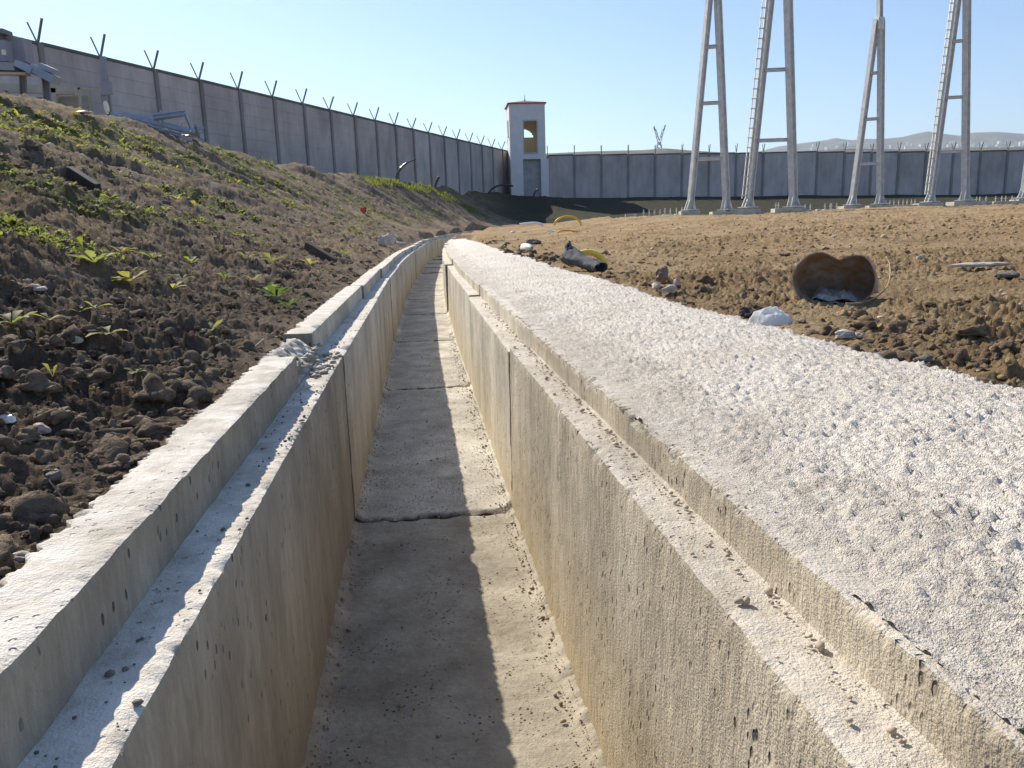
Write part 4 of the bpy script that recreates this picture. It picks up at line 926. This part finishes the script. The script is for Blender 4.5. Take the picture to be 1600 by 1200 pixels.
def grit():
    n = 3600; Y = RNG.uniform(.5, 7, n)**1.0; o = np.concatenate([RNG.normal(.24, .018, n//2), RNG.uniform(-.25, .25, n//4), RNG.normal(-.245, .010, n-n//2-n//4)]); o = np.clip(o, -.252, .252)
    S_ = np.clip(.0035*np.exp(RNG.normal(0, .5, n)), .002, .012); P = np.stack([cx(Y)+o, Y, .003+.018*np.clip((np.abs(o)-.225)/.033, 0, 1)**2+0*Y], 1)
    scatter_lumps('floor_grit', 'grit and crumbs on the channel floor', P, S_, simple('grit', (.34, .27, .18), .9, 0, .5, 60), SH1, .8, 'grit')
    n = 520; Y = RNG.uniform(.45, 4, n); o = np.where(RNG.random(n) < .75, RNG.normal(.322, .010, n), RNG.uniform(.275, .325, n)); o = np.clip(o, .27, .328)
    S_ = np.clip(.0036*np.exp(RNG.normal(0, .55, n)), .002, .011); P = np.stack([cx(Y)+o, Y, .552+S_*.2], 1)
    scatter_lumps('ledge_crumbs', 'mortar crumbs along the right ledge', P, S_, TAN, SH1, .8, 'grit')
    n = 160; Y = RNG.uniform(.45, 4, n); P = np.stack([cx(Y)+RNG.uniform(-.325, -.265, n), Y, np.full(n, .552)], 1); S_ = np.clip(.004*np.exp(RNG.normal(0, .5, n)), .002, .010)
    scatter_lumps('left_ledge_crumbs', 'small crumbs on the shaded left ledge', P, S_, DSTONE, SH1, .8, 'grit')
    n = 90; Y = RNG.uniform(2.02, 2.46, n); P = np.stack([cx(Y)+RNG.uniform(-.41, -.27, n), Y, np.where(RNG.random(n) < .6, .575, .56)], 1); S_ = RNG.uniform(.006, .026, n)
    P[:, 2] = np.where(P[:, 0]-cx(Y) > -.33, .552, .585); scatter_lumps('kerb_rubble', 'rubble at the broken end of the left kerb', P, S_, CONC_L, SH1, .7, 'rubble')
grit()

# ------------------------------------------------------------------ weeds
def leaf_verts(L, wd, bend, az, tilt, kind=0):
    """one folded leaf, from its foot outward; 3 x 5 points"""
    t = np.array([0, .22, .48, .75, 1.0]); wv = np.array([.12, .75, 1.0, .7, .04]) if kind == 0 else np.array([.10, .16, .6, 1.0, .25])
    r = L*(t*math.cos(tilt)); z = L*(t*math.sin(tilt)-bend*t*t); V = []
    for i in range(5):
        for s_ in (-1, 0, 1):
            a = s_*wd*.5*wv[i]; V.append((r[i]*math.cos(az)-a*math.sin(az), r[i]*math.sin(az)+a*math.cos(az), z[i]+(abs(s_)*wd*.14*wv[i])))
    F_ = [(i*3+j, i*3+j+1, i*3+j+4, i*3+j+3) for i in range(4) for j in range(2)]
    return np.array(V), np.array(F_)
def plant(px, py, n, L, m, label, seed, kind=1, up=.6, spread=6.3, az0=0, asp=.42, name='weed_seedling'):
    r_ = random.Random(seed); g = gpt(px, py); root = empty(name, g, label, 'plant', 'broad-leaved seedlings on the left bank')
    for i in range(n):
        l = 1.12*L*r_.uniform(.6, 1.1); V, F_ = leaf_verts(l, l*asp*r_.uniform(.8, 1.15), r_.uniform(.1, .4), az0+spread*i/n+r_.uniform(-.3, .3), r_.uniform(up*.6, up*1.3), kind)
        q = MB(); q.add(V+np.array([0, 0, .004]), [tuple(f) for f in F_]); q.build('leaf', m, root, True)
for a in [(172, 528, 5, .055, LEAFY, 'seedling with one broad glowing leaf, in bare soil mid-left', 1), (330, 525, 6, .05, LEAF, 'bright seedling near the kerb with a long flat leaf pointing right', 2), (84, 598, 3, .040, LEAFY, 'upright round yellow-green leaf on a clod at the left', 3, 1, 1.2), (214, 592, 4, .032, LEAF, 'low bright pair of leaves between clods', 4), (88, 660, 6, .030, LEAF, 'small spreading seedling above the pinkish pebble', 5), (107, 700, 2, .028, LEAFY, 'single flat bright leaf low in the near soil', 6, 1, .15),
          (62, 625, 4, .02, LEAFD, 'tiny dark seedling on the left clods', 7), (148, 612, 3, .014, LEAFY, 'tiny yellow shoot left of the low leaf pair', 8), (205, 450, 9, .085, LEAFY, 'leafy yellowish weed on the first rise of soil', 9), (150, 425, 9, .09, LEAF, 'spreading green weed on the soil rise', 10), (270, 455, 6, .075, LEAFY, 'sparse weed right of the yellowish one', 11), (285, 440, 5, .07, LEAF, 'small weed with an upright leaf on the rise', 12),
          (395, 440, 7, .07, LEAFY, 'yellow-green weed between the hollow and the bare slope', 41), (450, 482, 8, .08, LEAFD, 'lowest dark leafy weed in the hollow, touching the kerb shadow', 42), (385, 405, 7, .08, LEAF, 'leafy weed on the slope above the yellow-green one', 43), (300, 415, 7, .07, LEAF, 'weed cluster left of the slope above the seedlings', 44), (240, 405, 8, .07, LEAF, 'weed at the upper end of the green soil rise', 45), (190, 400, 8, .07, LEAFY, 'pale weed left of the one ending the green rise', 46), (485, 415, 7, .09, LEAFY, 'yellowish weed just above the kerb beside the broken board', 47), (540, 400, 8, .10, LEAF, 'bright weed by the kerb right of the broken board', 48),
          (352, 440, 6, .08, LEAF, 'weed with yellow tips before the dark hollow', 13), (420, 458, 7, .10, LEAF, 'broad-leaved weed leaning toward the kerb', 14), (432, 470, 9, .10, LEAFD, 'dark leafy weed in the hollow by the kerb', 15), (425, 410, 8, .11, LEAF, 'bright weed above the hollow by the kerb', 16), (20, 515, 7, .06, LEAF, 'low grassy weed at the left edge', 17), (80, 510, 5, .04, LEAFY, 'small yellow weed beside the low grassy one', 18), (125, 490, 3, .04, LEAF, 'two-leaved sprout in bare soil', 19), (150, 488, 3, .04, LEAFY, 'slim sprout right of the two-leaved one', 20)]:
    plant(*a)
def weeds(name, label, n, yr, orr, L, m, dens, leaves=6, p=1.3, asp=.35, up=.7):
    X, Y = sample(n, *yr, *orr, p); k = RNG.random(n) < dens(X, Y); X, Y = X[k], Y[k]; Z = ground_z(X, Y); D = np.hypot(X, Y); Vs = []; Fs = []; c = 0
    protos = [[leaf_verts(1, asp*random.uniform(.7, 1.2), random.uniform(.15, .5), random.uniform(0, 6.3), random.uniform(up*.4, up*1.4), random.randrange(2)) for j in range(leaves)] for i in range(12)]
    protos = [(np.concatenate([a[0] for a in q]), np.concatenate([a[1]+15*i for i, a in enumerate(q)])) for q in protos]
    sc = L*np.exp(RNG.normal(0, .35, len(X)))*np.clip(D/4, .8, 3.2); an = RNG.uniform(0, 6.3, len(X)); kk = RNG.integers(0, 12, len(X))
    for q in range(12):
        I = np.where(kk == q)[0]
        if not len(I): continue
        V, F_ = protos[q]; v = V[None]*sc[I, None, None]; a = an[I]; cs, sn = np.cos(a)[:, None], np.sin(a)[:, None]
        W_ = np.stack([v[..., 0]*cs-v[..., 1]*sn+X[I, None], v[..., 0]*sn+v[..., 1]*cs+Y[I, None], v[..., 2]+Z[I, None]], -1)
        Vs.append(W_.reshape(-1, 3)); Fs.append((F_[None]+(np.arange(len(I))*len(V))[:, None, None]+c).reshape(-1, 4)); c += len(I)*len(V)
    tag(rawmesh(name, np.concatenate(Vs), np.concatenate(Fs), m, smooth=True), label, 'weeds', kind='stuff')
gm = lambda x, y: 1.25*green_mask(x, y)**1.15*(.35+.65*sst(-.1, .3, noise(x*2.6, y*2.6, 0, 93)))+.045*sst(.9, 2.2, -off(x, y))
weeds('green_weeds', 'patchy green weeds over the left bank', 24000, (2.0, 46), (-9.5, -.7), .022, LEAF, gm)
weeds('yellow_weeds', 'yellowish weed patches over the left bank', 13000, (2.0, 46), (-9.5, -.7), .019, LEAFY, lambda x, y: gm(x, y)*sst(-.1, .4, noise(x*.8, y*.8, 0, 401)))
weeds('dark_weeds', 'dark green weeds in the bank hollows', 6000, (2.0, 40), (-9, -.6), .022, LEAFD, gm)
# the lush patch at the left edge and the tufts where bank and kerb meet far off
def patch(x0, y0, sx, sy): return lambda x, y: np.exp(-((x-x0)/sx)**2-((y-y0)/sy)**2)
g1 = gpt(40, 362); weeds('weed_patch', 'dense bright green weed patch at the left edge', 5200, (max(g1[1]-.6, .5), g1[1]+.7), (g1[0]-cx(g1[1])-1.1, g1[0]-cx(g1[1])+.9), .034, LEAF, patch(g1[0]-.25, g1[1], .42, .22), 7, up=1.0)
def crest_grass():
    X, Y = sample(60000, 24, 50, -8.5, -.8, 1.3); Z = base_z(X, Y); zc = np.interp(Y, [24, 30, 38, 42, 46, 50], [3.3, 3.35, 3.3, 3.1, 2.6, 1.9])
    m_ = (Z > zc-.42)*(Z < zc+.3)*(sst(-.25, .2, noise(X*.35, Y*.16, 0, 402))+1.2*sst(40, 43, Y)); k = RNG.random(len(X)) < m_; X, Y, Z = X[k], Y[k], ground_z(X[k], Y[k]); n = len(X)
    a = RNG.uniform(0, 6.3, n); h = RNG.uniform(.07, .2, n); w_ = .022; lx = RNG.normal(0, .05, n); ly = RNG.normal(0, .05, n)
    V = np.stack([np.stack([X-w_*np.cos(a), Y-w_*np.sin(a), Z-.01], 1), np.stack([X+w_*np.cos(a), Y+w_*np.sin(a), Z-.01], 1), np.stack([X+lx, Y+ly, Z+h], 1)], 1).reshape(-1, 3)
    tag(rawmesh('crest_grass', V, np.arange(n*3).reshape(-1, 3), LEAF), 'short bright grass on the far crest of the bank', 'grass', kind='stuff')
crest_grass()
